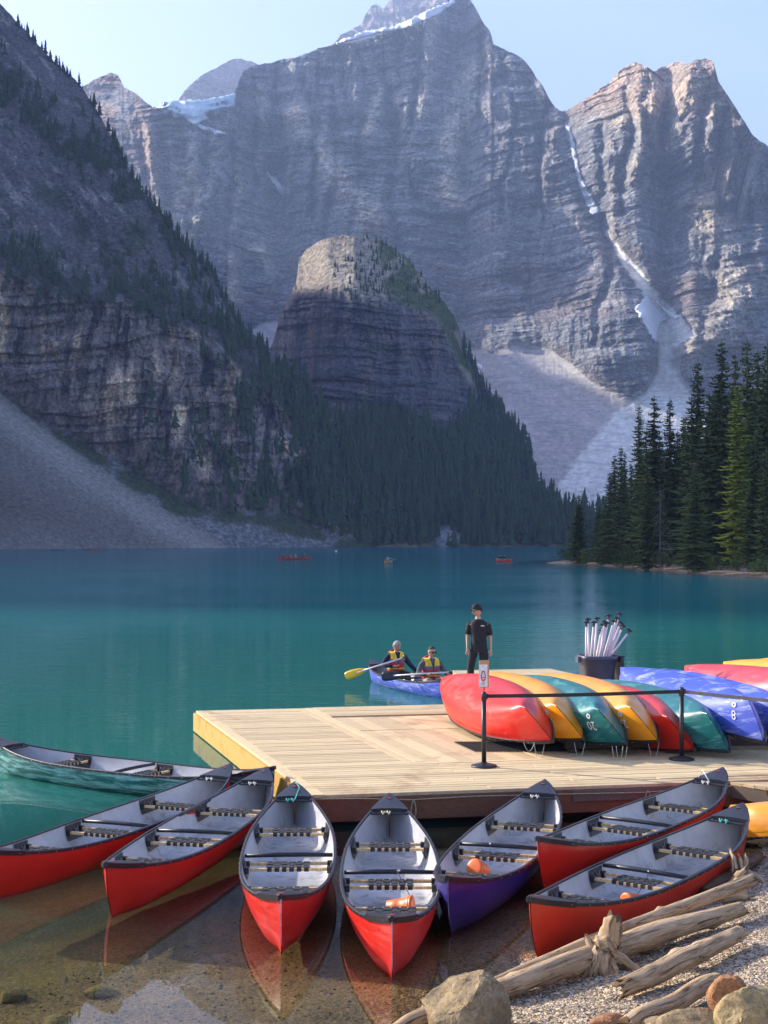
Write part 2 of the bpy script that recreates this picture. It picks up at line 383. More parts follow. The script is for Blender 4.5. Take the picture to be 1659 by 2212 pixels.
GM = shell('mountain_wall', 100, 1900, 2.3, RIDGE, [(100, 1000), (900, 1000), (1000, 1130), (1900, 1130)], [(100, 1900), (900, 1700), (1100, 1480), (1900, 1400)], 460, m_slope, m_disp, m_color, rock_far,
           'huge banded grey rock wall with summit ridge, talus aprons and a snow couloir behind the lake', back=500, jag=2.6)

# --- peaks that look over the wall
def p_slope(x, y): return np.clip(1.2 + .8 * pn(y / 22 + x / 200, x / 300, 6), .6, 2.5)
def p_disp(X, Z, x, y, Y):
    return -34 * ridg(X / 120 + Z / 300, Z / 160, 90, 5, .6) + -10 * fbm(X / 20, Z / 24, 91, 4, .6)
def p_color(X, Z, x, y):
    C = np.zeros(x.shape + (3,)) + rgb(.34, .29, .25)
    return np.clip(C * (1 + .6 * fbm(strata(Z, X) / 20, X / 400, 92, 4)[..., None] + .4 * fbm(X / 60, Z / 60, 93, 3)[..., None]), .05, .8)
shell('rear_peak', 360, 640, 2.6, [(360, 235), (386, 216), (398, 196), (430, 166), (466, 146), (496, 130), (522, 126), (546, 134), (556, 139), (600, 150), (640, 170)], 330, 3500, 60, p_slope, p_disp, p_color, rock_far,
      'warm lit rocky peak standing behind the hanging glacier', back=500, jag=2.2)
shell('summit_block', 690, 1060, 2.6, [(690, 110), (722, 94), (736, 76), (780, 52), (790, 30), (802, 12), (812, 8), (826, 20), (840, 6), (848, -20), (870, -34), (900, -60), (960, -60), (984, -30), (1000, 30), (1060, 200)], 200, 3300, 90, p_slope, p_disp, p_color, rock_far,
      'pale layered summit block rising above the snow ledge', back=500, jag=2.0)

# --- snow and ice lying on the wall
snow_m = mat('old_snow', (.80, .83, .86), .6, .06, .02, bstr=.4, bscale=.05, bdist=1.5, col2=(.62, .68, .73))
ice_m = mat('glacier_ice', (.62, .76, .80), .45, .1, .02, bstr=.8, bscale=.03, bdist=5, col2=(.42, .56, .62), stretch=(1, 1, 3))
def lay(name, poly, mtl, label, G=None, Yfix=None, off=5.0, wob=3.0, step=2.3, thick=3.0):
    G = G or GM
    a = np.array(poly, float); x0, y0 = a.min(0) - 4; x1, y1 = a.max(0) + 4
    gx, gy = np.meshgrid(np.arange(x0, x1, step), np.arange(y0, y1, step))
    d = sdpoly(gx, gy, poly) + wob * fbm(gx / 9, gy / 9, 101, 3) * 1.6
    P = on_shell(G, gx.ravel(), gy.ravel()).reshape(gx.shape + (3,)) if Yfix is None else np.stack([(gx - CX) / FD * Yfix, gx * 0 + Yfix, CAMZ + (HY - gy) / FD * Yfix], -1)
    if Yfix is None:
        Yy = P[..., 1]
        for _ in range(3):
            Yq = np.pad(Yy, 1, 'edge'); Yy = np.minimum(Yy, (Yq[:-2, 1:-1] + Yq[2:, 1:-1] + Yq[1:-1, :-2] + Yq[1:-1, 2:]) / 4)
        Yy = Yy - off * np.clip(-d / 4, 0, 1) - .6
        P = np.stack([(gx - CX) / FD * Yy, Yy, CAMZ + (HY - gy) / FD * Yy], -1)
    idx = np.arange(gx.size).reshape(gx.shape)
    keep = (d[:-1, :-1] < 0) & (d[1:, 1:] < 0) & (d[:-1, 1:] < 0) & (d[1:, :-1] < 0)
    F = np.stack([idx[1:, :-1], idx[1:, 1:], idx[:-1, 1:], idx[:-1, :-1]], -1)[keep]
    used = np.unique(F); mp = np.zeros(gx.size, int); mp[used] = np.arange(len(used))
    me = npmesh(name, P.reshape(-1, 3)[used], mp[F], True)
    o = link(name, me, None, mtl)
    md = o.modifiers.new('thickness', 'SOLIDIFY'); md.thickness = thick; md.offset = -1
    return tag(o, label, None, None, 'structure')
lay('glacier', [(328, 229), (372, 216), (440, 214), (498, 203), (512, 198), (508, 232), (470, 238), (446, 246), (452, 258), (428, 268), (424, 276), (412, 268), (398, 258), (376, 246)], ice_m, 'pale blue hanging glacier in the notch below the rear peak', wob=2, off=16, thick=12)
lay('snow_patch', [(424, 262), (440, 270), (462, 276), (490, 286), (492, 292), (468, 290), (440, 284), (424, 276)], snow_m, 'thin snow strip trailing below the hanging glacier')
lay('snow_patch', [(572, 366), (584, 372), (604, 392), (616, 408), (612, 424), (602, 418), (590, 396)], snow_m, 'small wedge of snow in a gully left of the wall centre')
lay('snow_patch', [(1370, 668), (1382, 650), (1394, 640), (1400, 636), (1410, 654), (1428, 672), (1442, 690), (1428, 700), (1424, 722), (1420, 742), (1404, 722), (1384, 692)], snow_m, 'large dirty snowfield at the foot of the couloir', off=9, thick=6)
lay('snow_patch', [(1412, 640), (1436, 662), (1466, 684), (1462, 692), (1446, 688), (1424, 664)], snow_m, 'narrow snow finger right of the couloir snowfield')
lay('snow_patch', [(1004, 748), (1012, 752), (1024, 770), (1050, 802), (1046, 804), (1022, 786), (1008, 770)], snow_m, 'snow sliver beside the knob above the talus')
lay('couloir_ice', [(1218, 262), (1232, 272), (1246, 330), (1258, 386), (1278, 420), (1296, 452), (1292, 474), (1276, 462), (1256, 420), (1242, 372), (1230, 312)], mat('couloir_ice', (.46, .50, .53), .7, .15, .03), 'grey ice ribbon in the couloir between the two peaks', wob=2)
lay('snow_ledge', [(716, 98), (740, 84), (782, 68), (800, 64), (850, 56), (876, 44), (930, 18), (968, 2), (984, -6), (986, 6), (950, 32), (900, 56), (868, 66), (820, 74), (776, 86), (740, 94)], snow_m, 'bright snow ledge under the summit block', Yfix=None, G=None, off=30, wob=2.5)

# --- wooded knob in front of the wall
KR = [(560, 790), (588, 742), (604, 690), (622, 648), (640, 608), (646, 560), (664, 536), (700, 516), (745, 507), (792, 512), (850, 534), (888, 566), (912, 600), (936, 624), (980, 680), (1000, 728), (1014, 770), (1034, 810), (1058, 862),
      (1098, 898), (1128, 936), (1148, 982), (1158, 1040), (1176, 1074), (1220, 1098), (1300, 1112), (1420, 1124), (1700, 1135)]
KC = [(560, 800), (640, 830), (700, 880), (760, 885), (840, 868), (900, 896), (960, 924), (1010, 900), (1040, 850), (1060, 900), (1700, 1200)]
def k_top(x): return 636 + 12 * np.sin(x / 60) + lin([(560, 90), (640, 10), (700, -10), (850, -2), (950, 60), (1010, 200)], x)
def k_slope(x, y):
    f = lin(KC, x); tp = k_top(x)
    c = sstep(12, -12, y - f) * sstep(-16, 12, y - tp)
    zz = y + .05 * x + 9 * fbm(x / 80, y / 60, 130, 3)
    tc = np.clip(2.6 + 1.6 * pn(zz / 24, x / 400, 9), .8, 4.5)
    top = sstep(16, -16, y - tp)
    lowt = .40 + .25 * sstep(1160, 1000, y)
    return lowt * (1 - c) * (1 - top) + tc * c + .95 * top
def k_disp(X, Z, x, y, Y):
    f = lin(KC, x); c = sstep(16, -16, y - f)
    wx = X + 9 * fbm(X / 60, Z / 60, 140, 3)
    d = (-15 * ridg(wx / 60, Z / 300, 141, 4, .6) - 6 * ridg(wx / 17, Z / 60, 142, 4, .6)) * c * (.3 + .7 * sstep(-20, 20, y - k_top(x))) - 2.0 * fbm(X / 8, Z / 8, 143, 4, .6)
    zz = Z + .06 * X + 6 * fbm(X / 80, Z / 60, 144, 3); d += (ledges(zz, X, 9, 303) * 3.4 + ledges(zz, X, 4, 304) * 1.8) * c * (.2 + .8 * sstep(-20, 20, y - k_top(x)))
    # rounded plan: the flanks turn away
    d += 190 * (np.clip(np.abs(x - 830) / 300, 0, 2) ** 2) * sstep(1150, 850, y) * (x < 2000)
    return d
def k_color(X, Z, x, y):
    f = lin(KC, x); tp = k_top(x); n = fbm(X / 30, Z / 30, 150, 4); v = fbm(X / 9, Z / 70, 151, 4, .6)
    C = np.zeros(x.shape + (3,)) + rgb(.16, .155, .16)
    C = blend(C, rgb(.30, .22, .17), sstep(.05, .45, v + .5 * n) * .7)
    C = C * (1 + .6 * fbm((Z + .06 * X) / 6, X / 200, 152, 4)[..., None] - .35 * sstep(.1, .4, fbm(X / 7, Z / 90, 153, 3))[..., None])
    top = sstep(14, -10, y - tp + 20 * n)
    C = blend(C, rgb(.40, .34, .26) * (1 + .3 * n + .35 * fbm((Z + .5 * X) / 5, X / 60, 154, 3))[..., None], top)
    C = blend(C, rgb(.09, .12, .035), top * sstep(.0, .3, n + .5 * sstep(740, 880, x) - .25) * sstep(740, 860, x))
    gr = sstep(-8, 10, y - f); C = blend(C, rgb(.05, .07, .035) * (1 + .5 * n)[..., None], gr)
    lf = sstep(650, 615, x + .45 * (y - 740)) * sstep(640, 690, y)
    C = blend(C, rgb(.38, .35, .33), np.clip(lf, 0, 1) * .8)
    sh = sstep(1150, 1163, y); C = blend(C, rgb(.24, .20, .13) * (1 + .5 * n)[..., None], sh * sstep(-.2, .2, n) * .9)
    rubble = np.exp(-((x - 968) / 34) ** 2 - ((y - 1160) / 24) ** 2); C = blend(C, rgb(.34, .34, .35), np.clip(rubble * 2.2 - .5, 0, 1))
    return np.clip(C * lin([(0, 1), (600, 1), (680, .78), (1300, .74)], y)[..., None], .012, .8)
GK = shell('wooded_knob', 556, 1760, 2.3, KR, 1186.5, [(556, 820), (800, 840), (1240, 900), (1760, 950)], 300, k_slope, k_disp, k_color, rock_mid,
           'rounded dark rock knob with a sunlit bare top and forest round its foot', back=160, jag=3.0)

# --- steep dark mountainside on the left
LR = [(-700, -620), (-300, -280), (-100, -90), (0, 8), (60, 72), (110, 126), (150, 160), (180, 192), (215, 246), (255, 322), (300, 402), (345, 452), (380, 502), (430, 562), (460, 596), (485, 642), (505, 684), (530, 704),
      (560, 734), (600, 772), (630, 806), (664, 846), (694, 886), (740, 918), (790, 980), (840, 1060), (900, 1186)]
LCT = [(-700, 200), (-200, 500), (0, 588), (80, 620), (140, 640), (250, 650), (330, 680), (430, 720), (520, 800), (600, 860), (660, 960), (720, 1060), (900, 1180)]      # top of the cliff band
LCB = [(-700, 600), (-100, 800), (0, 842), (100, 910), (200, 965), (300, 1020), (390, 1075), (460, 1095), (560, 1100), (640, 1110), (720, 1150), (900, 1184)]       # its foot
def l_slope(x, y):
    ct = lin(LCT, x) + 9 * fbm(x / 30, x * 0 + 2, 160, 3); cb = lin(LCB, x)
    cl = sstep(-10, 10, y - ct) * sstep(10, -10, y - cb)
    up = sstep(10, -10, y - ct)
    zz = y - .35 * x + 10 * fbm(x / 70, y / 70, 161, 3)
    b = pn(zz / 26, x / 300, 10)
    tc = np.clip(3.0 + 2.2 * b, .9, 6); tu = np.clip(1.15 + .5 * pn((y - .75 * x) / 60, x / 400, 11), .62, 2.2)
    return .62 * (1 - cl - up).clip(0, 1) + tc * cl + tu * up
def l_disp(X, Z, x, y, Y):
    ct = lin(LCT, x); cb = lin(LCB, x)
    cl = sstep(-16, 16, y - ct) * sstep(16, -16, y - cb); up = sstep(16, -16, y - ct)
    wx = X + 5 * fbm(X / 40, Z / 40, 170, 3)
    d = -9 * ridg(wx / 34, Z / 200, 171, 4, .6) * cl - 4.5 * ridg(wx / 10, Z / 40, 172, 4, .6) * cl
    blk = np.round(2.2 * pn(wx / 9, Z / 26, 173)) * 2.3 + np.round(2 * pn(wx / 4, Z / 11, 174)) * 1.1; d += blk * cl
    zz = Z - .12 * X + 4 * fbm(X / 60, Z / 40, 175, 3); d += (ledges(zz, X, 14, 305) * 3.5 + ledges(zz, X, 5, 306) * 1.6) * cl
    d += (-9 * ridg((X + .6 * Z) / 46, (Z - .6 * X) / 160, 176, 4, .6) - 3.4 * fbm(X / 8, Z / 8, 177, 4, .65)) * up
    low = 1 - cl - up; d += -.9 * fbm(X / 3, Z / 2.2, 178, 3, .7) * low.clip(0, 1)
    return d
TAL = [(-700, 500), (-100, 770), (0, 846), (60, 900), (150, 965), (240, 1030), (330, 1085), (410, 1130), (470, 1165), (510, 1190), (510, 1260), (-700, 1260)]
def l_color(X, Z, x, y):
    ct = lin(LCT, x) + 12 * fbm(x / 26, y / 60, 160, 3); cb = lin(LCB, x) + 10 * fbm(x / 26, y / 40, 163, 3)
    n = fbm(X / 26, Z / 26, 180, 4); v = fbm(X / 4.5, Z / 60, 181, 4, .6); v2 = fbm(X / 16, Z / 50, 182, 3)
    C = np.zeros(x.shape + (3,)) + rgb(.135, .13, .13)
    # upper slope: rubble with streaks of paler stone
    C = blend(C, rgb(.30, .285, .275), sstep(.08, .4, fbm((X + .8 * Z) / 7, (Z - .8 * X) / 34, 183, 4, .6)) * .9)
    cl = sstep(-6, 8, y - ct) * sstep(8, -6, y - cb)
    cc = np.zeros_like(C) + rgb(.26, .235, .21)
    cc = blend(cc, rgb(.82, .66, .46), sstep(.0, .3, v2 + .5 * v))
    cc = blend(cc, rgb(.34, .21, .14), sstep(.15, .45, fbm(X / 12, Z / 14, 184, 3)) * .6)
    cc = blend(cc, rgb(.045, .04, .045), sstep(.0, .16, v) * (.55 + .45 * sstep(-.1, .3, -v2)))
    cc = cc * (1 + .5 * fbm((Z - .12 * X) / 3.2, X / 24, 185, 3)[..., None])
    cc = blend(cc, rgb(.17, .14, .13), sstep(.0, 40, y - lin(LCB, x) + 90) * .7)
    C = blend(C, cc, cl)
    low = sstep(-6, 8, y - cb)
    rub = rgb(.20, .20, .205) * (1 + .7 * fbm(X / 2.6, Z / 1.7, 186, 3))[..., None]
    rub = blend(rub, rgb(.07, .085, .04), sstep(.05, .35, n + .5 * np.exp(-((y - lin(LCB, x) - 18) / 22) ** 2) - .1))
    C = blend(C, rub, low)
    sd = sdpoly(x, y, TAL) + 4 * fbm(x / 14, y / 14, 187, 3)
    tl = np.clip(-sd / 6 + .5, 0, 1)
    edge = np.exp(-((sd + 30) / 28) ** 2)
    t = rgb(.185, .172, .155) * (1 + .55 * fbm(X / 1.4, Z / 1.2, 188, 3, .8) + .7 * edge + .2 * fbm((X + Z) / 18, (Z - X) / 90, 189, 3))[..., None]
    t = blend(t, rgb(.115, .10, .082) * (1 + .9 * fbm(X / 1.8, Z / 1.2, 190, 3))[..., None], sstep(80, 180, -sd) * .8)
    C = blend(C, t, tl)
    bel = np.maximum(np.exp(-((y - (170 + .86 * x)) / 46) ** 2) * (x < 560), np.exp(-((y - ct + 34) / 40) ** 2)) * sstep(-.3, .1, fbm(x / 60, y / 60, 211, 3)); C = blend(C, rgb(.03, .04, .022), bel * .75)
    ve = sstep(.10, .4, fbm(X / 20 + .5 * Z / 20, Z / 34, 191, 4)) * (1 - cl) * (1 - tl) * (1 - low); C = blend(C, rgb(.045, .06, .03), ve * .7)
    return np.concatenate([np.clip(C * (rgb(.84, .83, .80)), .01, .8), (1 - .45 * tl)[..., None]], -1)
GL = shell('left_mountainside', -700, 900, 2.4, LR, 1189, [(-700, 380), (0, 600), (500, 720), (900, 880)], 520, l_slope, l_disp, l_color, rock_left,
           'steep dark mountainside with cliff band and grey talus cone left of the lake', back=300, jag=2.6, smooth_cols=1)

# --- the mountain that goes on to the left, outside the picture, and keeps the morning sun off the far shore
gx, gy = np.meshgrid(np.linspace(-2600, -560, 90), np.linspace(650, 4300, 130))
crest = lin([(650, 330), (715, 540), (745, 600), (785, 720), (900, 800), (1400, 730), (1970, 700), (2150, 745), (2330, 850), (2600, 905), (2850, 1010), (3000, 1110), (3250, 1170), (3700, 1350), (4300, 1400)], gy) + 22 * fbm(gy / 90, gy * 0 + 4, 199, 4, .6)
cx_ = lin([(650, -1330), (900, -1230), (1400, -1040), (1970, -1000), (4300, -1150)], gy)
hz = crest - np.abs(gx - cx_) * np.where(gx > cx_, 1.05, .55) - 30 * ridg(gx / 260, gy / 260, 200, 4)
hz = np.minimum(hz, 1480)
lim = CAMZ + (HY - 60) / FD * gy        # stay below the skyline where the picture begins
hz = np.maximum(hz, -4)
vis = gx / gy > -.288
hz = np.where(vis, -4, hz)
idx = np.arange(gx.size).reshape(gx.shape)
F = np.stack([idx[:-1, :-1], idx[:-1, 1:], idx[1:, 1:], idx[1:, :-1]], -1).reshape(-1, 4)
Cc = np.zeros((gx.size, 3)) + rgb(.17, .165, .16)
tag(link('left_range', npmesh('left_range', np.stack([gx, gy, hz], -1).reshape(-1, 3), F, True, Cc), None, rock_mid), 'high rocky range beyond the left mountainside', None, None, 'structure')
# ------------------------------------------------------------------ far conifers
def needle_mat(name, c1, c2):
    m, N, L, out = newmat(name)
    p = N.new('ShaderNodeBsdfPrincipled'); L.new(p.outputs[0], out.inputs[0])
    p.inputs['Roughness'].default_value = .9; p.inputs['Specular IOR Level'].default_value = .12
    tc = N.new('ShaderNodeTexCoord'); oi = N.new('ShaderNodeObjectInfo')
    g = N.new('ShaderNodeNewGeometry')
    n = noise_node(N, L, g.outputs['Position'], .55, 4, .7)
    f = maths(N, L, 'MULTIPLY_ADD', oi.outputs['Random'], .5, maths(N, L, 'MULTIPLY', n.outputs[0], .8), clamp=True)
    L.new(ramp(N, L, f, [(.2, c1), (.8, c2)]), p.inputs['Base Color'])
    return m
needle_far = needle_mat('dark_conifer_needles', (.016, .030, .014), (.045, .070, .028))
bark = mat('bark', (.13, .10, .08), .9, .2, 8, bstr=.5, bscale=30)
def cone_tree(seed, tiers=6, sides=7, fat=.17):
    """a small spire of ragged skirts, one unit high"""
    r_ = np.random.default_rng(seed); V = []; F = []
    for t in range(tiers):
        z0 = .06 + .84 * (t / tiers) ** .92; R = fat * (1 - t / tiers) ** .8 * r_.uniform(.75, 1.2) + .012
        h = .30 * (1 - .45 * t / tiers); b = len(V); a0 = r_.uniform(0, 6.28)
        for j in range(sides):
            a = a0 + 6.2832 * j / sides + r_.uniform(-.25, .25); q = R * r_.uniform(.55, 1.2)
            V.append((q * math.cos(a), q * math.sin(a), z0 + r_.uniform(-.03, .015)))
        V.append((r_.uniform(-.01, .01), r_.uniform(-.01, .01), min(1.0, z0 + h)))
        for j in range(sides): F.append((b + j, b + (j + 1) % sides, b + sides))
    return np.array(V), np.array(F)
FT = [cone_tree(s_, fat=f_) for s_, f_ in ((1, .15), (2, .18), (3, .13), (4, .20), (5, .16), (6, .14))]
FTM = []
for i, (V_, F_) in enumerate(FT): 
    me_ = npmesh('crown', V_, F_); me_.materials.append(needle_far); FTM.append(me_)
tm_ = MB().tube([(0, 0, -.05), (0, 0, .5)], [.014, .006], 5).mesh('trunk'); tm_.materials.append(bark)

cand = []       # ground point, height
def scatter(G, n, box, dens, hgt, name):
    x = rng.uniform(box[0], box[2], n); y = rng.uniform(box[1], box[3], n)
    keep = rng.uniform(0, 1, n) < dens(x, y); x = x[keep]; y = y[keep]
    yr = np.interp(x, G['xs'], G['yr']); yb = np.interp(x, G['xs'], G['yb'])
    k2 = (y > yr - 2) & (y < yb - 1); x = x[k2]; y = y[k2]
    P = on_shell(G, x, np.maximum(y, np.interp(x, G['xs'], G['yr']) + 1))
    P = P[P[:, 2] > .6]
    h = hgt(P) * rng.uniform(.42, 1.32, len(P)) ** 1
    for p, q in zip(P, h): cand.append((name, p, q))
# forest below the knob, and the belt climbing its right flank
def d_knob(x, y):
    f = lin([(560, 860), (640, 850), (700, 905), (740, 905), (800, 868), (850, 872), (900, 900), (950, 925), (1000, 912), (1024, 850), (1036, 800), (1060, 860), (1700, 1000)], x)
    d = sstep(-4, 16, y - f) * (.55 + .45 * sstep(0, 60, y - f))
    d = d * (1 - np.exp(-((x - 968) / 36) ** 2 - ((y - 1165) / 22) ** 2) * 1.3).clip(0, 1)
    return d * (y < 1180)
scatter(GK, 6400, (560, 780, 1720, 1182), d_knob, lambda P: 15.5 + 0 * P[:, 0], 'far')
scatter(GK, 900, (1000, 700, 1170, 1080), lambda x, y: ((y - lin(KR, x)) < 40) * .8, lambda P: 14 + 0 * P[:, 0], 'far')
# thin trees on the knob's top right and ledges
scatter(GK, 420, (700, 500, 960, 660), lambda x, y: sstep(690, 830, x) * .8 * (y < k_top(x) + 10), lambda P: 6.5 + 0 * P[:, 0], 'knob')
scatter(GK, 420, (600, 620, 1000, 760), lambda x, y: .5 * (pn(x / 50, y / 30, 210) > .05), lambda P: 6.5 + 0 * P[:, 0], 'knob')
# the left mountainside: skyline, slanting belts, feet of the cliffs
def d_left(x, y):
    r_ = lin(LR, x); ct = lin(LCT, x); cb = lin(LCB, x)
    d = .30 * (np.abs(y - r_ - 6) < 14) * sstep(50, 200, x)
    d = np.maximum(d, 1.0 * np.exp(-((y - (170 + .86 * x)) / 52) ** 2) * (x < 560) * (.3 + 1.0 * (fbm(x / 60, y / 60, 211, 3) > -.1)))
    d = np.maximum(d, 1.0 * np.exp(-((y - ct + 34) / 50) ** 2) * (.2 + 1.0 * (fbm(x / 70, y / 40, 212, 3) > -.05)))
    d = np.maximum(d, .9 * sstep(0, 50, y - r_) * sstep(150, 20, y - r_) * sstep(330, 480, x))
    d = np.maximum(d, .8 * (fbm(x / 46, y / 60, 213, 3) > .10) * sstep(250, 330, x) * (y > lin([(250, 860), (400, 860), (600, 830)], x)) * (y < cb + 6))
    d = np.maximum(d, 1.0 * sstep(600, 680, x))
    d = np.maximum(d, .5 * (np.abs(y - cb - 4) < 16) * (x > 380))
    return d * (y < lin([(0, 850), (300, 1060), (420, 1105), (560, 1112), (660, 1130), (760, 1168), (860, 1180)], x))
scatter(GL, 10500, (-160, 30, 880, 1180), d_left, lambda P: 8.5 + 7.5 * sstep(330, 640, (P[:, 0] / P[:, 1] * FD + CX)) * sstep(300, 40, P[:, 2]), 'left')
scatter(GL, 5200, (30, 20, 520, 720), lambda x, y: 1.0 * (np.abs(y - lin(LR, x) - 3) < 6), lambda P: 8.5 + 0 * P[:, 0], 'ridge')
cand = [c for c in cand if not (c[0] == 'far' and c[1][0] > 2000)]
size = np.array([c[2] / c[1][1] for c in cand])
order = np.argsort(-size); vis_ = [i for i in order]
IND = set(vis_[:215]); mass = []
def far_tree(p, h, label, group):
    k = random.randrange(6); t = empty('conifer', (p[0], p[1], p[2] - .3), random.uniform(0, 6)); t.scale = (h * random.uniform(.85, 1.2),) * 2 + (h,)
    tag(t, label, 'tree', group); link('crown', FTM[k], t); link('trunk', tm_, t)
for i, (nm, p, h) in enumerate(cand):
    if i in IND:
        if nm in ('left', 'ridge'): far_tree(p, h, 'tall dark conifer on the shaded mountainside left of the lake', 'tall conifers on the left mountainside')
        else: far_tree(p, h, 'tall dark conifer in the shaded forest on the far shore under the rock knob', 'tall conifers in the far shore forest')
    else: mass.append((p, h))
Vs = []; Fs = []; nb = 0
for p, h in mass:
    V_, F_ = FT[rng.integers(6)]; a = rng.uniform(0, 6.28); c_, s_ = math.cos(a), math.sin(a); wd = h * rng.uniform(.8, 1.25)
    Q = np.stack([(V_[:, 0] * c_ - V_[:, 1] * s_) * wd + p[0], (V_[:, 0] * s_ + V_[:, 1] * c_) * wd + p[1], V_[:, 2] * h + p[2] - .3], -1)
    Vs.append(Q); Fs.append(F_ + nb); nb += len(V_)
fo = link('forest', npmesh('forest', np.concatenate(Vs), np.concatenate(Fs)), None, needle_far)
tag(fo, 'dense dark conifer forest covering the far shore and the mountainsides', 'forest', None, 'stuff')

# ------------------------------------------------------------------ haze
hm, N, L, out = newmat('haze'); pv = N.new('ShaderNodeVolumePrincipled'); L.new(pv.outputs[0], out.inputs['Volume'])
pv.inputs['Color'].default_value = (.50, .67, 1.0, 1); pv.inputs['Density'].default_value = .00015; pv.inputs['Anisotropy'].default_value = .2
hz_ = MB().box((0, 2350, 740), (6400, 4900, 1506)).obj('haze', hm); tag(hz_, 'thin blue mountain haze', None, None, 'stuff')
# ------------------------------------------------------------------ ground, lake
SH_A = np.array([.165, 9.46]); SH_N = np.array([.792, -.611])
def shore(X, Y):
    s = (X - SH_A[0]) * SH_N[0] + (Y - SH_A[1]) * SH_N[1]
    s = s - np.maximum(0, Y - 17.5) * .75
    return s + .10 * fbm(X * .6, Y * .6, 401, 3)
PEN = [(25.5, 212), (28, 205), (31.2, 190), (32.5, 164), (33.6, 146), (36.4, 128), (43, 108), (60, 84), (90, 66), (400, 40), (900, 300), (700, 700), (60, 330), (34, 240)]
def ground_z(X, Y):
    s = shore(X, Y)
    land = np.where(s > 0, .15 * s + .012 * np.maximum(s - 1, 0) ** 2, 0)
    d = np.maximum(-s, 0); water = -(.095 * d + .012 * np.maximum(d - 5, 0) ** 2)
    z = np.where(s > 0, np.minimum(land, 2.4), np.maximum(water, -5.5))
    far = (Y > 45) | (X > 26)
    sd = sdpoly(X, Y, PEN) + 1.1 * fbm(X * .14, Y * .09, 402, 3)
    zp = np.where(sd < 0, .25 + np.minimum(-sd, 60) * .045 - .25 * np.exp(sd / .8), -sd * .22)
    z = np.where(far, np.maximum(z.clip(-5.5, -5.5), zp.clip(-5.5, 9)), z)
    return z
def graded(a, b, fine0, fine1, step, g=1.13):
    c = list(np.arange(fine0, fine1, step)); x = fine0; s = step; lo = []
    while x > a: s *= g; x -= s; lo.append(x)
    x = c[-1]; s = step; hi = []
    while x < b: s *= g; x += s; hi.append(x)
    return np.array(lo[::-1] + c + hi)
def grid_mesh(name, xs, ys, zf, colf=None, smooth=True):
    gx, gy = np.meshgrid(xs, ys); gz = zf(gx, gy); idx = np.arange(gx.size).reshape(gx.shape)
    F = np.stack([idx[:-1, :-1], idx[:-1, 1:], idx[1:, 1:], idx[1:, :-1]], -1).reshape(-1, 4)
    return npmesh(name, np.stack([gx, gy, gz], -1).reshape(-1, 3), F, smooth, None if colf is None else colf(gx, gy, gz).reshape(gx.size, -1))
def gcol(X, Y, Z):
    C = np.zeros(X.shape + (3,)) + rgb(.40, .315, .21)
    C = blend(C, rgb(.27, .19, .10), sstep(.10, -.02, Z + .03 * fbm(X * 2, Y * 2, 403, 3)))
    C = blend(C, rgb(.185, .16, .06), sstep(-.12, -.55, Z + .06 * fbm(X * .8, Y * .8, 404, 3)))
    far = sstep(24, 27, X) * (Y > 45) + (X > 30); C = blend(C, rgb(.30, .24, .18), np.clip(far, 0, 1) * sstep(1.0, .4, Z))
    C = blend(C, rgb(.06, .06, .035), np.clip(far, 0, 1) * sstep(.45, .9, Z + .3 * fbm(X * .3, Y * .2, 405, 3)))
    return np.concatenate([C, (.40 + .60 * sstep(-.10, .03, Z))[..., None]], -1)
gm, N, L, out = newmat('gravel_ground')
p = N.new('ShaderNodeBsdfPrincipled'); L.new(p.outputs[0], out.inputs[0]); p.inputs['Roughness'].default_value = .9; p.inputs['Specular IOR Level'].default_value = .25
a_ = N.new('ShaderNodeVertexColor'); a_.layer_name = 'Col'; ge = N.new('ShaderNodeNewGeometry')
v1 = N.new('ShaderNodeTexVoronoi'); v1.inputs['Scale'].default_value = 56; L.new(ge.outputs['Position'], v1.inputs['Vector'])
v2 = N.new('ShaderNodeTexVoronoi'); v2.inputs['Scale'].default_value = 21; L.new(ge.outputs['Position'], v2.inputs['Vector'])
bw = N.new('ShaderNodeRGBToBW'); L.new(v1.outputs['Color'], bw.inputs[0])
bw2 = N.new('ShaderNodeRGBToBW'); L.new(v2.outputs['Color'], bw2.inputs[0])
st = ramp(N, L, bw.outputs[0], [(.2, (.30, .30, .31)), (.5, (.95, .92, .86)), (.8, (1.8, 1.72, 1.55))])
st2 = ramp(N, L, bw2.outputs[0], [(.25, (.7, .7, .7)), (.75, (1.3, 1.25, 1.2))])
n_ = noise_node(N, L, ge.outputs['Position'], .9, 5, .6); st3 = ramp(N, L, n_.outputs[0], [(.35, .75), (.65, 1.25)])
L.new(mixc(N, L, mixc(N, L, mixc(N, L, a_.outputs[0], st, a_.outputs[1], 'MULTIPLY'), st2, a_.outputs[1], 'MULTIPLY'), st3, 1, 'MULTIPLY'), p.inputs['Base Color'])
h1 = maths(N, L, 'ADD', v1.outputs['Distance'], maths(N, L, 'MULTIPLY', v2.outputs['Distance'], 1.6))
bb = N.new('ShaderNodeBump'); bb.inputs['Distance'].default_value = -.02; L.new(h1, bb.inputs['Height']); L.new(a_.outputs[1], bb.inputs['Strength']); L.new(bb.outputs[0], p.inputs['Normal'])
gxs = graded(-4200, 4200, -7, 7.5, .07); gys = graded(-400, 4600, 7.4, 20, .07)
def gz_fine(X, Y):
    near = (np.abs(X) < 10) & (Y > 5) & (Y < 22)
    return ground_z(X, Y) + np.where(near, .010 * fbm(X * 6, Y * 6, 406, 2) + .02 * fbm(X * 1.3, Y * 1.3, 407, 2), 0)
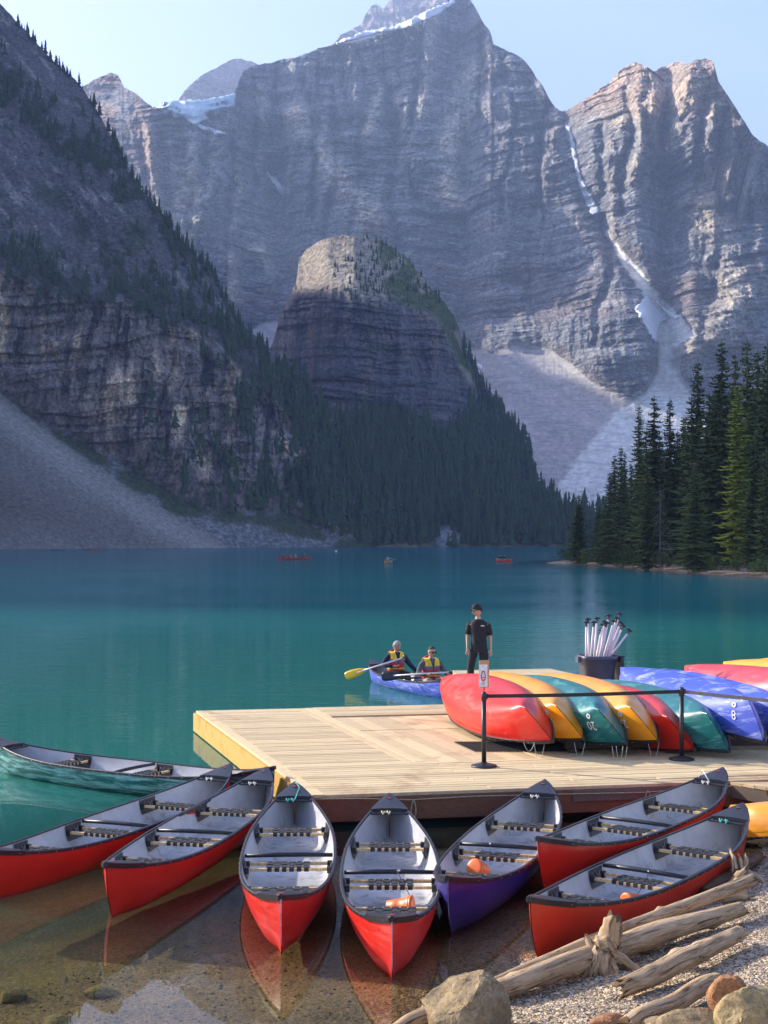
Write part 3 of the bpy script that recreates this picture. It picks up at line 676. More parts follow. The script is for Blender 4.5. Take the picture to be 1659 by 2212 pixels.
# extra lines so the wooded spit keeps its shape
gxs = np.unique(np.concatenate([gxs, np.arange(22, 60, .8)])); gys = np.unique(np.concatenate([gys, np.arange(80, 230, 1.5)]))
tag(link('ground', grid_mesh('ground', gxs, gys, gz_fine, gcol), None, gm), 'gravel beach and lake bed', None, None, 'structure')

lm, N, L, out = newmat('lake_water')
va = N.new('ShaderNodeVertexColor'); va.layer_name = 'Col'
at = N.new('ShaderNodeAttribute'); at.attribute_name = 'murk'; rp = N.new('ShaderNodeAttribute'); rp.attribute_name = 'ripple'
ge = N.new('ShaderNodeNewGeometry')
pa = mapping(N, L, ge.outputs['Position'], (.55, 1.5, 1)); pb = mapping(N, L, ge.outputs['Position'], (.16, .55, 1), (0, 0, .25)); pc = mapping(N, L, ge.outputs['Position'], (.02, .06, 1))
na = noise_node(N, L, pa, 2.6, 3, .55, .4); nb_ = noise_node(N, L, pb, 2.0, 4, .6, .3); nc_ = noise_node(N, L, pc, 1.0, 3, .6)
gust = ramp(N, L, nc_.outputs[0], [(.40, .25), (.62, 1.0)])
hh = maths(N, L, 'ADD', maths(N, L, 'MULTIPLY', na.outputs[0], .35), nb_.outputs[0])
bn = N.new('ShaderNodeBump'); bn.inputs['Distance'].default_value = .04; L.new(hh, bn.inputs['Height'])
L.new(maths(N, L, 'MULTIPLY', rp.outputs['Fac'], gust), bn.inputs['Strength'])
fr = N.new('ShaderNodeFresnel'); fr.inputs['IOR'].default_value = 1.333; L.new(bn.outputs[0], fr.inputs['Normal'])
ff = maths(N, L, 'MINIMUM', fr.outputs[0], .62)
gl = N.new('ShaderNodeBsdfGlossy'); L.new(bn.outputs[0], gl.inputs['Normal'])
L.new(maths(N, L, 'MULTIPLY_ADD', rp.outputs['Fac'], .05, .0), gl.inputs['Roughness'])
tr = N.new('ShaderNodeBsdfTransparent'); tr.inputs[0].default_value = (.92, .91, .74, 1)
df = N.new('ShaderNodeBsdfDiffuse'); L.new(va.outputs[0], df.inputs[0])
m1 = N.new('ShaderNodeMixShader'); L.new(at.outputs['Fac'], m1.inputs[0]); L.new(tr.outputs[0], m1.inputs[1]); L.new(df.outputs[0], m1.inputs[2])
m2 = N.new('ShaderNodeMixShader'); L.new(ff, m2.inputs[0]); L.new(m1.outputs[0], m2.inputs[1]); L.new(gl.outputs[0], m2.inputs[2])
L.new(m2.outputs[0], out.inputs[0])
lxs = graded(-3400, 3400, -14, 14, .4, 1.1); lys = graded(-40, 3600, 6, 34, .4, 1.07)
def lcol(X, Y, Z):
    t = sstep(20, 75, Y)[..., None]; u_ = sstep(90, 260, Y)[..., None]
    C = rgb(.024, .165, .130) * (1 - t) + rgb(.022, .215, .215) * t
    C = C * (1 - u_) + rgb(.028, .14, .16) * u_
    return C
lme = grid_mesh('lake', lxs, lys, lambda x, y: x * 0, lcol)
gx, gy = np.meshgrid(lxs, lys); dep = np.maximum(-ground_z(gx, gy), 0)
mk = 1 - np.exp(-(np.maximum(dep - .22, 0) / .62) ** 1.7); mk = np.where((gy > 45) | (gx > 26), 1 - np.exp(-(dep / .8) ** 1.5), mk)
def fattr(me, nm, arr):
    a = me.attributes.new(nm, 'FLOAT', 'POINT'); a.data.foreach_set('value', np.ascontiguousarray(arr.ravel(), np.float32))
fattr(lme, 'murk', mk); fattr(lme, 'ripple', .02 + .75 * sstep(1.0, 2.2, dep) * sstep(17, 34, gy) + .45 * sstep(30, 90, gy))
tag(link('lake', lme, None, lm), 'turquoise glacial lake, clear over the gravel shallows', None, None, 'structure')

# ------------------------------------------------------------------ dock
wood = None
def plank_mat(name, c1, c2, grey, rough=.75, ns=.75):
    m, N, L, out = newmat(name)
    p = N.new('ShaderNodeBsdfPrincipled'); L.new(p.outputs[0], out.inputs[0]); p.inputs['Roughness'].default_value = rough; p.inputs['Specular IOR Level'].default_value = .25
    oi = N.new('ShaderNodeObjectInfo'); tc = N.new('ShaderNodeTexCoord')
    g_ = N.new('ShaderNodeNewGeometry'); n1 = noise_node(N, L, g_.outputs['Position'], ns, 6, .68, .5)
    n2 = noise_node(N, L, mapping(N, L, tc.outputs['Object'], (3, 60, 40), (0, 0, -.18)), 1.0, 4, .6, .4)
    c = mixc(N, L, c1, c2, oi.outputs['Random'])
    c = mixc(N, L, c, ramp(N, L, n2.outputs[0], [(.3, .80), (.7, 1.12)]), 1, 'MULTIPLY')
    c = mixc(N, L, c, grey, ramp(N, L, n1.outputs[0], [(.54, 0.0), (.66, .75)]))
    L.new(c, p.inputs['Base Color']); L.new(bump(N, L, n2.outputs[0], .35, .003), p.inputs['Normal'])
    return m
deck_m = plank_mat('weathered_deck_wood', (.74, .57, .31), (.54, .415, .23), (.40, .25, .13))
fascia_lit = plank_mat('sunlit_yellow_fascia', (.62, .36, .08), (.58, .34, .10), (.36, .13, .03), ns=2.6)  # yellow wood, coloured brighter for the sides that face the sun
fascia_m = plank_mat('shaded_brown_fascia', (.22, .095, .045), (.19, .085, .045), (.13, .07, .045))  # brown wood, coloured darker for the sides turned from the sun
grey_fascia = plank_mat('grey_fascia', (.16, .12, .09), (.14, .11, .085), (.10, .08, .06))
dark_m = mat('tarred_float', (.012, .011, .011), .8)
DK = .38
DO = Vector((-.84, 16.0, 0)); DU = Vector((.983, .184, 0)); DV = Vector((-.30, .954, 0))
def dk(a, b, z=DK): 
    q = DO + DU * a + DV * b; return Vector((q.x, q.y, z))
dock = empty('dock', tuple(dk(0, 0, 0))); tag(dock, 'wide pale wooden dock with plank deck at the water edge', 'dock')
DI = Matrix.Translation(-dk(0, 0, 0))
def plank_ab(a0, a1, b0, b1, z1=DK, th=.038, name='plank', m_=None, gap=.0045):
    a0 += gap; a1 -= gap; b0 += gap; b1 -= gap
    z1 += random.uniform(-.002, .002)
    P = [DI @ dk(a, b, z) for z in (z1 - th, z1) for a, b in ((a0, b0), (a1, b0), (a1, b1), (a0, b1))]
    mb = MB().add(P, [(0, 3, 2, 1), (4, 5, 6, 7), (0, 1, 5, 4), (1, 2, 6, 5), (2, 3, 7, 6), (3, 0, 4, 7)])
    return mb.obj(name, m_ or deck_m, dock)
pw = .145
b = .10; k = 0
while b < 2.1 - pw * .5:                                            # long boards along the front
    cuts = [.14, 3.6 + (k % 3) * .9, 7.1 + (k % 2) * .8, 9.3] if k % 2 else [.14, 2.2 + (k % 4) * .6, 5.8 + (k % 3) * .5, 9.3]
    for c0, c1 in zip(cuts[:-1], cuts[1:]): plank_ab(c0, c1, b, b + pw, gap=.011)
    b += pw; k += 1
B0 = b
while b < 8.35:                                                     # left field
    plank_ab(.14, 1.80, b, b + pw, gap=.011); b += pw
BE = b
plank_ab(-.01, .14, 0, BE, gap=.001); plank_ab(1.80, 1.94, B0, BE); plank_ab(1.94, 2.08, B0, BE, z1=DK + .003)
plank_ab(.14, 9.3, -.03, .10, gap=.002)
a = 2.08
while a < 9.2:                                                      # boards that run away from the shore
    plank_ab(a, a + .235, B0, 5.28); plank_ab(a, a + .235, 5.31, 6.95); a += .235
AE = a
b = 7.06
while b < BE - .05:
    for c0, c1 in ((2.08, 5.4), (5.4, AE)): plank_ab(c0, c1, b, b + pw, z1=DK + .012, gap=.011)
    b += pw
while b < 14.6:                                                     # the arm that reaches out into the lake
    plank_ab((1.62 + .84 + .3 * b) / .983, AE, b, b + pw, z1=DK + .012, gap=.011); b += pw
BX = b
def slab(a0, a1, b0, b1, z0, z1, name, m_):
    P = [DI @ dk(a, bb, z) for z in (z0, z1) for a, bb in ((a0, b0), (a1, b0), (a1, b1), (a0, b1))]
    return MB().add(P, [(0, 3, 2, 1), (4, 5, 6, 7), (0, 1, 5, 4), (1, 2, 6, 5), (2, 3, 7, 6), (3, 0, 4, 7)]).obj(name, m_, dock)
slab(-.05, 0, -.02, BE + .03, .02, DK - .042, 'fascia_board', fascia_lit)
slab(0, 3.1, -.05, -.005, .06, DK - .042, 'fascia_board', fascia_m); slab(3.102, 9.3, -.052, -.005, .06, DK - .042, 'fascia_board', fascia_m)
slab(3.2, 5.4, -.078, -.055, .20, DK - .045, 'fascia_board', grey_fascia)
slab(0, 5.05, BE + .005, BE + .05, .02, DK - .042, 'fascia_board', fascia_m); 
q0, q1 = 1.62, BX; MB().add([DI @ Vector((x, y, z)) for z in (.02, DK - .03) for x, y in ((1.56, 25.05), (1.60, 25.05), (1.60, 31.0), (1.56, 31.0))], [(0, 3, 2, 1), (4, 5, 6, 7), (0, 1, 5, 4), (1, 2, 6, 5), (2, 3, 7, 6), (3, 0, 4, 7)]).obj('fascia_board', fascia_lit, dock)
slab(7.0, AE, BX + .005, BX + .05, .02, DK - .03, 'fascia_board', fascia_m)
slab(.15, 9.2, .12, BE - .1, -.22, DK - .06, 'float', dark_m); slab(7.1, 9.1, BE, BX - .2, -.22, DK - .06, 'float', dark_m)
# timber ramp from the dock to the shore on the right
ramp_o = empty('gangway', (5.2, 16.9, 0)); tag(ramp_o, 'short wooden gangway joining the dock to the bank at the right', 'gangway')
def ramp_piece(y0, y1, z0, z1, name, m_, w_=None):
    xl = lambda y: 4.36 + (16.90 - y) * .78
    q = [(xl(y0), y0), (xl(y0) + w_ if w_ else 8.2, y0), (xl(y1) + w_ if w_ else 8.2, y1), (xl(y1), y1)]
    P = [Vector((x - 5.2, y - 16.9, z)) for z in (z0, z1) for x, y in q]
    return MB().add(P, [(0, 1, 2, 3), (4, 7, 6, 5), (0, 4, 5, 1), (1, 5, 6, 2), (2, 6, 7, 3), (3, 7, 4, 0)]).obj(name, m_, ramp_o)
for i in range(13): ramp_piece(16.90 - i * .145, 16.90 - i * .145 - .136, DK - .04 + .003 * i, DK - .004 + .003 * i, 'plank', deck_m)
ramp_piece(16.89, 15.05, DK - .20, DK - .045, 'fascia_board', grey_fascia, .05)
stone_g = mat('pale_concrete', (.40, .37, .30), .9, .2, 5, bstr=.6, bscale=25)
tag(MB().box((6.1, 15.5, -.02), (2.3, .9, .36), Euler((0, .02, -.12)).to_matrix(), .9).obj('footing', stone_g), 'pale concrete footing under the gangway at the right edge', 'footing')

# rope strung along the front of the dock
rope_m = mat('hemp_rope', (.42, .34, .20), .85, .2, 60, bstr=.6, bscale=200)
rope = empty('dock_rope', tuple(dk(0, -.09, .3))); tag(rope, 'thin tan rope strung along the front edge of the dock', 'rope')
RI = Matrix.Translation(-dk(0, -.09, .3))
pts = [(-.02, .12, .36), (.0, -.09, .345), (.55, -.09, .335), (1.15, -.1, .30), (1.9, -.1, .315), (3.2, -.1, .30), (4.1, -.11, .29), (4.9, -.1, .32), (6.2, -.1, .345), (7.4, -.1, .36)]
MB().tube([RI @ dk(*q) for q in pts], .0075, 6).obj('rope_line', rope_m, rope, True)
for a0, ln in ((1.18, .26), (4.15, .13)):
    MB().tube([RI @ dk(a0 + .03 * math.sin(t * 6.28), -.115, .31 - ln * (1 - abs(2 * t - 1))) for t in [i / 10 for i in range(11)]], .008, 6).obj('rope_loop', rope_m, rope, True)
# ------------------------------------------------------------------ canoes
LC = 5.05
def B_(u): return .455 * np.maximum(1 - np.abs(u) ** 2.5, 0) ** .84
def S_(u): return .365 + .20 * np.abs(u) ** 3.4
def K_(u): return .035 * np.abs(u) ** 4
def hullp(u, v, side=1, inset=0.0):
    u = np.asarray(u, float); v = np.asarray(v, float)
    a = v * np.pi / 2; e = sstep(.78, 1, np.abs(u))
    y = np.maximum(B_(u) - inset, 0) * np.sin(a) ** (.62 + .5 * e) + .004
    zz = K_(u) + inset * .8 + (S_(u) - K_(u) - inset * .8) * (1 - np.cos(a)) ** (.92 - .25 * e)
    x = LC / 2 * u - np.sign(u) * .17 * (1 - zz / .57).clip(0, 1) ** 2.6 * sstep(.80, 1, np.abs(u)) - np.sign(u) * inset * 1.5 * e
    return np.stack([x, side * np.maximum(y, 0.001) , zz], -1)
def hull_mesh(inset, name, flip=False, nu=72, nv=14, vmax=1.0):
    us = np.sign(np.linspace(-1, 1, nu)) * np.abs(np.linspace(-1, 1, nu)) ** .85
    V = []; W = []
    for u in us:
        col_ = [hullp(u, v, -1, inset) for v in np.linspace(vmax, 0, nv)] + [hullp(u, v, 1, inset) for v in np.linspace(0, vmax, nv)[1:]]
        V += col_
    V = np.array(V); m_ = 2 * nv - 1; idx = np.arange(nu * m_).reshape(nu, m_)
    F = np.stack([idx[:-1, :-1], idx[1:, :-1], idx[1:, 1:], idx[:-1, 1:]], -1).reshape(-1, 4)
    if flip: F = F[:, ::-1]
    return npmesh(name, V, F, True)
def gun_mesh(side):
    us = np.linspace(-.985, .985, 64); prof = [(-.011, -.022), (.015, -.022), (.017, .003), (.010, .010), (-.010, .010)]
    V = []
    for u in us:
        c = hullp(u, 1.0, side)
        for py, pz in prof: V.append((c[0], c[1] + side * py, c[2] + pz))
    n = len(prof); m_ = len(us)
    F = [(i * n + j, i * n + (j + 1) % n, (i + 1) * n + (j + 1) % n, (i + 1) * n + j) for i in range(m_ - 1) for j in range(n)]
    if side > 0: F = [f[::-1] for f in F]
    F += [tuple(range(n)), tuple((m_ - 1) * n + j for j in range(n))]
    return MB().add(V, F)
def deck_mesh(e):
    mb = MB(); us = [.835, .88, .93, .96, .985, 1.0]; V = []
    for u in us:
        c = hullp(e * u, 1.0, 1); w_ = c[1] + .016
        for t in (-1, -.5, 0, .5, 1): V.append((c[0] + (e * .012 if u == 1 else 0), t * w_, c[2] + .016 + .012 * (1 - t * t)))
    n = 5; F = [(i * n + j, (i + 1) * n + j, (i + 1) * n + j + 1, i * n + j + 1) for i in range(len(us) - 1) for j in range(n - 1)]
    nb = len(V); V += [(v[0], v[1], v[2] - .045) for v in V[:]]
    rim = [i for i in range(n)] + [i * n + n - 1 for i in range(1, len(us))] + [(len(us) - 1) * n + j for j in range(n - 2, -1, -1)] + [i * n for i in range(len(us) - 2, 0, -1)]
    F2 = [(rim[i], rim[(i + 1) % len(rim)], rim[(i + 1) % len(rim)] + nb, rim[i] + nb) for i in range(len(rim))]
    mb.add(V, F + F2)
    # skirts of the end cap wrapped over the bow
    for s in (-1, 1):
        Q = []
        for u in (.84, .90, .96, 1.0):
            c = hullp(e * u, 1.0, s); d = hullp(e * u, .93, s); Q += [(c[0] + e * .008, c[1] + s * .024, c[2] + .012), (d[0] + e * .012, d[1] + s * .018, c[2] - .028)]
        mb.add(Q, [(2 * i, 2 * i + 1, 2 * i + 3, 2 * i + 2) for i in range(3)])
    h = hullp(e * .81, 1.0, 1); mb.tube([(h[0], -h[1], h[2] - .012), (h[0], h[1], h[2] - .012)], .013, 8)   # carrying handle
    return mb
def inner_patch(xc, wd, zlow, side, inset=.022):
    V = []; us = np.linspace((xc - wd / 2) * 2 / LC, (xc + wd / 2) * 2 / LC, 5)
    for u in us:
        top = S_(u); 
        for t in np.linspace(0, 1, 5):
            z = top - .012 - t * zlow
            vv = np.linspace(.2, 1, 80); pts_ = hullp(np.full(80, u), vv, side, inset); q = pts_[np.argmin(np.abs(pts_[:, 2] - z))]
            V.append((q[0], q[1], z))
    F = [(i * 5 + j, i * 5 + j + 1, (i + 1) * 5 + j + 1, (i + 1) * 5 + j) for i in range(4) for j in range(4)]
    mb = MB().add(V, F)
    return mb, V
gel_in, N, L, out = newmat('grey_canoe_lining')
p = N.new('ShaderNodeBsdfPrincipled'); L.new(p.outputs[0], out.inputs[0]); p.inputs['Roughness'].default_value = .42
tc0 = N.new('ShaderNodeTexCoord'); oi = N.new('ShaderNodeObjectInfo'); va_ = N.new('ShaderNodeVectorMath'); L.new(tc0.outputs['Object'], va_.inputs[0]); L.new(oi.outputs['Location'], va_.inputs[1])
sx_ = N.new('ShaderNodeSeparateXYZ'); L.new(tc0.outputs['Object'], sx_.inputs[0])
n1 = noise_node(N, L, va_.outputs[0], 1.6, 6, .65, .4); n2 = noise_node(N, L, va_.outputs[0], 7, 7, .75, .8)
base_ = ramp(N, L, n1.outputs[0], [(.3, (.38, .38, .375)), (.7, (.56, .55, .535))])
low_ = ramp(N, L, sx_.outputs[2], [(.10, 1.0), (.24, .15)]); dirt = maths(N, L, 'MULTIPLY', low_, ramp(N, L, n2.outputs[0], [(.50, 0.0), (.62, .8)]))
L.new(mixc(N, L, base_, (.16, .15, .14), dirt), p.inputs['Base Color']); L.new(bump(N, L, n2.outputs[0], .06, .004), p.inputs['Normal'])
blackp = mat('black_vinyl', (.022, .021, .024), .42, .2, 30, bstr=.15, bscale=60)
web_m = mat('black_webbing', (.028, .028, .032), .75, .2, 40)
ash = mat('ash_wood', (.72, .48, .20), .5, .15, 8, stretch=(1, 6, 1))
pale_p = mat('pale_lines', (.30, .30, .31), .6)
screw_m = mat('steel_rivets', (.62, .60, .58), .35, metal=.8)
cord_m = mat('white_cord', (.68, .68, .62), .8)
teal_cord = mat('turquoise_cord', (.08, .50, .42), .8)
yel_cord = mat('cream_cord', (.75, .68, .38), .8)
def hullmat(name, c, scuff=(.7, .6, .6), amount=.0, coat=.12, rough=.36, thr=.50):
    m, N, L, out = newmat(name)
    p = N.new('ShaderNodeBsdfPrincipled'); L.new(p.outputs[0], out.inputs[0])
    tc0 = N.new('ShaderNodeTexCoord'); oi = N.new('ShaderNodeObjectInfo'); va_ = N.new('ShaderNodeVectorMath'); L.new(tc0.outputs['Object'], va_.inputs[0]); L.new(oi.outputs['Location'], va_.inputs[1]); n1 = noise_node(N, L, va_.outputs[0], 2.2, 5, .6)
    base = ramp(N, L, n1.outputs[0], [(.3, tuple(x * .80 for x in c)), (.7, tuple(min(1, x * 1.1) for x in c))])
    n2 = noise_node(N, L, mapping(N, L, va_.outputs[0], (.8, 1, 7)), 2.6, 8, .72, .6)
    n3 = noise_node(N, L, mapping(N, L, va_.outputs[0], (3, 18, 40), (0, .2, .1)), 1.5, 5, .7)
    sc_ = maths(N, L, 'MULTIPLY', ramp(N, L, n2.outputs[0], [(thr, 0.0), (thr + .12, 1.0)]), ramp(N, L, n3.outputs[0], [(.3, .3), (.6, 1.0)]))
    L.new(mixc(N, L, base, scuff, maths(N, L, 'MULTIPLY', sc_, amount)), p.inputs['Base Color'])
    L.new(maths(N, L, 'MULTIPLY_ADD', sc_, .35 * min(1, amount * 2), rough), p.inputs['Roughness'])
    p.inputs['Coat Weight'].default_value = coat; p.inputs['Coat Roughness'].default_value = .12
    L.new(bump(N, L, n3.outputs[0], .05, .004), p.inputs['Normal'])
    return m
HM = dict(red=hullmat('red_hull', (.62, .020, .009), (.62, .10, .08), .10), red2=hullmat('orange_red_hull', (.62, .030, .010), (.65, .14, .08), .08),
          redw=hullmat('scuffed_red_hull', (.70, .020, .012), (.72, .22, .19), .22), pink=hullmat('faded_red_hull', (.66, .05, .055), (.8, .4, .4), .25),
          purple=hullmat('blue_violet_hull', (.030, .018, .16), (.2, .2, .5), .10), blue=hullmat('blue_hull', (.055, .10, .52), (.42, .48, .78), .85, .15, .5),
          teal=hullmat('teal_hull', (.006, .135, .135), (.16, .50, .44), .55), green=hullmat('scuffed_green_hull', (.006, .125, .10), (.28, .58, .52), 1.0, thr=.45),
          orange=hullmat('orange_hull', (.85, .33, .012), (.9, .6, .3), .14), yellow=hullmat('golden_orange_hull', (.90, .42, .012), (.9, .65, .3), .10))
hull_me = hull_mesh(0, 'hull'); liner_me = hull_mesh(.012, 'lining', True, vmax=.985)
lc_ = np.zeros(len(liner_me.vertices) * 3); liner_me.vertices.foreach_get('co', lc_); lc_ = lc_.reshape(-1, 3); lc_[:, 2] = np.maximum(lc_[:, 2], .098 + .02 * np.abs(lc_[:, 0] / 2.5) ** 2); liner_me.vertices.foreach_set('co', lc_.ravel()); liner_me.update()
gunL = gun_mesh(1).mesh('gunwale'); gunR = gun_mesh(-1).mesh('gunwale')
deckN = deck_mesh(1).mesh('deck_plate'); deckF = deck_mesh(-1).mesh('deck_plate')
seats = (-1.12, .36, 1.42)
def half_in(xc, z): 
    vv = np.linspace(.2, 1, 120); q = hullp(np.full(120, xc * 2 / LC), vv, 1, .02); return float(q[np.argmin(np.abs(q[:, 2] - z)), 1])
def seat_parts(xc):
    zt = float(S_(xc * 2 / LC)) - .085; out_ = []
    for dx in (-.115, .115):
        w_ = half_in(xc + dx, zt) - .012; out_.append(('seat_rail', MB().bar((xc + dx, -w_, zt), (xc + dx, w_, zt), .036, .026).mesh('seat_rail')))
    wv = min(.215, half_in(xc, zt) - .12); mb = MB(); n = max(3, int(wv * 2 / .062))
    for i in range(n):
        y = -wv + (i + .5) * 2 * wv / n
        mb.box((xc, y, zt + .014 + .0035 * (i % 2)), (.235, .044, .006))
        for dx in (-.133, .133): mb.box((xc + dx, y, zt), (.006, .044, .036))
    for j in range(4):
        x = xc - .085 + j * .057
        for i in range(n):
            y = -wv + (i + .5) * 2 * wv / n
            mb.box((x, y, zt + .016 + (.0055 if (i + j) % 2 else -.001)), (.046, 2 * wv / n * .94, .005))
    out_.append(('webbing', mb.mesh('webbing')))
    for s in (-1, 1):
        pb, V = inner_patch(xc, .30, .165, s); P_ = [Vector(v) for v in V]
        pb.box((xc - .115, s * (half_in(xc - .115, zt) - .02), zt - .005), (.05, .05, .06)); pb.box((xc + .115, s * (half_in(xc + .115, zt) - .02), zt - .005), (.05, .05, .06))
        out_.append(('seat_bracket', pb.mesh('seat_bracket')))
        lb = MB(); g = lambda i, j: P_[i * 5 + j] + Vector((0, -s * .006, .002))
        for a_, b_ in (((1, 1), (2, 3)), ((1, 3), (2, 1)), ((3, 1), (3, 3)), ((1, 1), (1, 3))): lb.bar(g(*a_), g(*b_), .006, .006, (0, 1, 0))
        out_.append(('bracket_rib', lb.mesh('bracket_rib')))
    return out_
SEATP = [p_ for x in seats for p_ in seat_parts(x)]
ty = half_in(.16, .33); thw = MB().tube([(.16, -ty, .342), (.16, -ty * .3, .350), (.16, ty * .3, .350), (.16, ty, .342)], [.020, .024, .024, .020], 8).mesh('thwart', True)
rv = MB()
for s in (-1, 1):
    for u in np.linspace(-.86, .86, 22):
        c = hullp(u, 1.0, s); rv.box((c[0], c[1] + s * .023, c[2] - .008), (.009, .004, .009))
rivet_me = rv.mesh('rivets')
rb = MB()          # raised rib along the outside, and non-slip dots on the floor
for s in (-1, 1):
    V = []
    for u in np.linspace(-.93, .93, 60):
        a = hullp(u, .86, s); b_ = hullp(u, .835, s); V += [tuple(a + [0, s * .005, 0]), tuple(b_ + [0, s * .005, 0])]
    F = [(2 * i, 2 * i + 1, 2 * i + 3, 2 * i + 2) for i in range(59)]
    rb.add(V, F if s < 0 else [f[::-1] for f in F])
rib_me = rb.mesh('hull_rib', True)
emb_m = mat('red_emblem', (.55, .03, .05), .5)
def emblem(e):
    x = e * LC / 2 * .945; z = float(S_(.945)) + .0325; mb = MB()
    mb.add([(x - .028 * e, 0, z - .002), (x, -.030, z - .0025), (x + .018 * e, 0, z + .003), (x, .030, z - .0025)], [(0, 1, 2, 3)])
    mb.add([(x - .004 * e, -.045, z - .006), (x, -.030, z), (x + .010 * e, -.020, z)], [(0, 1, 2)]); mb.add([(x - .004 * e, .045, z - .006), (x, .030, z), (x + .010 * e, .020, z)], [(0, 1, 2)])
    return mb.mesh('emblem')
embN, embF = emblem(1), emblem(-1)
for me_, m_ in ((liner_me, gel_in), (gunL, blackp), (gunR, blackp), (deckN, blackp), (deckF, blackp), (thw, blackp), (rivet_me, screw_m), (embN, emb_m), (embF, emb_m)): me_.materials.append(m_)
hull_me.materials.append(HM['red']); rib_me.materials.append(HM['red'])
for nm, me_ in SEATP: me_.materials.append({'seat_rail': ash, 'webbing': web_m, 'seat_bracket': blackp, 'bracket_rib': pale_p}[nm])
def sub(name, me, parent, override=None):
    o = link(name, me, parent)
    if override is not None:
        o.material_slots[0].link = 'OBJECT'; o.material_slots[0].material = override
    return o
def canoe(colour, label, group, near=None, far=None, z=.50, draft=.07, mtx=None, inverted=False, roll=0.0, seats_on=True):
    c = empty('canoe'); tag(c, label, 'canoe', group)
    if mtx is None:
        a = PT(*near, z) if len(near) == 2 else Vector(near); b_ = PT(*far, z) if len(far) == 2 else Vector(far)
        mid = (a + b_) / 2; d = a - b_; c.location = (mid.x, mid.y, -draft)
        c.rotation_euler = (roll, 0, math.atan2(d.y, d.x)); ln = math.hypot(d.x, d.y); c.scale = (min(1.06, max(.93, ln / LC)), 1, 1)
    else: c.matrix_world = mtx
    h = sub('hull', hull_me, c, HM[colour]); sub('hull_rib', rib_me, h, HM[colour])
    sub('lining', liner_me, c); g1 = sub('gunwale', gunL, c); sub('gunwale', gunR, c); sub('rivets', rivet_me, g1)
    d1 = sub('deck_plate', deckN, c); d2 = sub('deck_plate', deckF, c); sub('emblem', embN, d1); sub('emblem', embF, d2)
    if seats_on:
        sub('thwart', thw, c); br = None
        for nm, me_ in SEATP:
            if nm == 'seat_bracket': br = sub(nm, me_, c)
            elif nm == 'bracket_rib': tag(sub(nm, me_, br), kind='stuff')
            else: sub(nm, me_, c)
    return c
GRP = 'open canoes moored in the shallows'
c_green = canoe('green', 'scuffed green canoe tied end-on to the left corner of the dock', GRP, (593, 1664), (-14, 1598), .46)
c_A = canoe('red', 'red canoe leftmost of the row, cut by the left edge', GRP, (-45, 1836), (497, 1652))
c_B = canoe('red', 'second red canoe from the left, its bow over a drowned rock', GRP, (230, 1866), (576, 1660))
c_C = canoe('redw', 'red canoe pointing at the viewer with turquoise cord, no bucket in it', GRP, (607, 1936), (637, 1692))
c_D = canoe('redw', 'red canoe pointing at the viewer with an orange bucket on its floor', GRP, (847, 1984), (841, 1717))
c_E = canoe('purple', 'violet blue canoe between the red ones, orange bucket hanging inside', GRP, (967, 1896), (1177, 1687))
c_F = canoe('red', 'red canoe lying behind the beached one, far tip over the dock edge', GRP, (1163, 1810), (1561, 1661), .57, .0)
c_G = canoe('red2', 'orange red canoe nearest the driftwood logs, drawn up on the gravel', GRP, (1146, 1941), (1604, 1738), .52, .05)

def cord(parent, name, m_, pts, r=.006):
    o = MB().tube(pts, r, 6).obj(name, m_, parent, True); return o
def tied(c, e, m_, extra=()):
    h = hullp(e * .81, 1.0, 1); x, w_, z = float(h[0]), float(h[1]), float(h[2])
    pts_ = [(x + .02 * math.sin(t * 9), -w_ * .4 + .1 * t, z + .02 * math.cos(t * 20)) for t in [i / 14 for i in range(15)]]
    cord(c, 'mooring_cord', m_, pts_ + list(extra), .007)
tied(c_C, -1, teal_cord, [(-2.3, .06, .56), (-2.42, .02, .60), (-2.5, .0, .57)]); tied(c_D, -1, yel_cord); tied(c_E, -1, cord_m); tied(c_A, -1, cord_m); tied(c_B, -1, cord_m)
tied(c_F, -1, cord_m, [(-2.1, -.10, .60), (-2.16, -.17, .50)]); tied(c_G, -1, teal_cord)
# buckets used as bailers, each hung on a cord
pail_m = mat('orange_plastic', (.85, .16, .02), .4, .08, 6)
def bailer(c, loc, rot, cordtop, label, sc_=1.0):
    t = empty('bucket'); tag(t, label, 'bucket', 'orange bailing buckets in the canoes')
    M_ = c.matrix_basis @ Matrix.Translation(loc) @ Euler(rot).to_matrix().to_4x4(); t.matrix_world = M_ @ Matrix.Scale(sc_, 4)
    MB().lathe([(.062, -.10), (.070, -.02), (.080, .07), (.088, .07), (.088, .10), (.080, .10)], n=20).obj('pail', pail_m, t, True)
    MB().lathe([(.090, .088), (.091, .108), (.070, .113), (.02, .113)], n=20).obj('lid', pail_m, t, True)
    a = M_.inverted() @ (c.matrix_basis @ Vector(cordtop)); a = a / sc_
    MB().tube([(.06, 0, .11), (a * .5 + Vector((.05, 0, .05))), a], .0035, 5).obj('cord', blackp, t)
    q = Vector(cordtop); 
    MB().tube([a + Vector((0, 0, .03)), a], .009, 6).obj('cord_loop', cord_m, t)
bpy.context.view_layer.update()
bailer(c_D, (.86, .08, .20), (1.45, .1, 2.9), (.17, .06, .36), 'orange bucket lying on the floor of the red canoe facing the viewer', 1.12)
bailer(c_E, (.74, -.10, .23), (1.2, 0, 1.2), (.17, -.10, .36), 'orange bucket hanging from the thwart of the violet blue canoe')
bailer(c_G, (.62, .07, .17), (1.5, .2, 1.2), (.17, .05, .36), 'orange bucket on the floor of the canoe nearest the logs', .9)

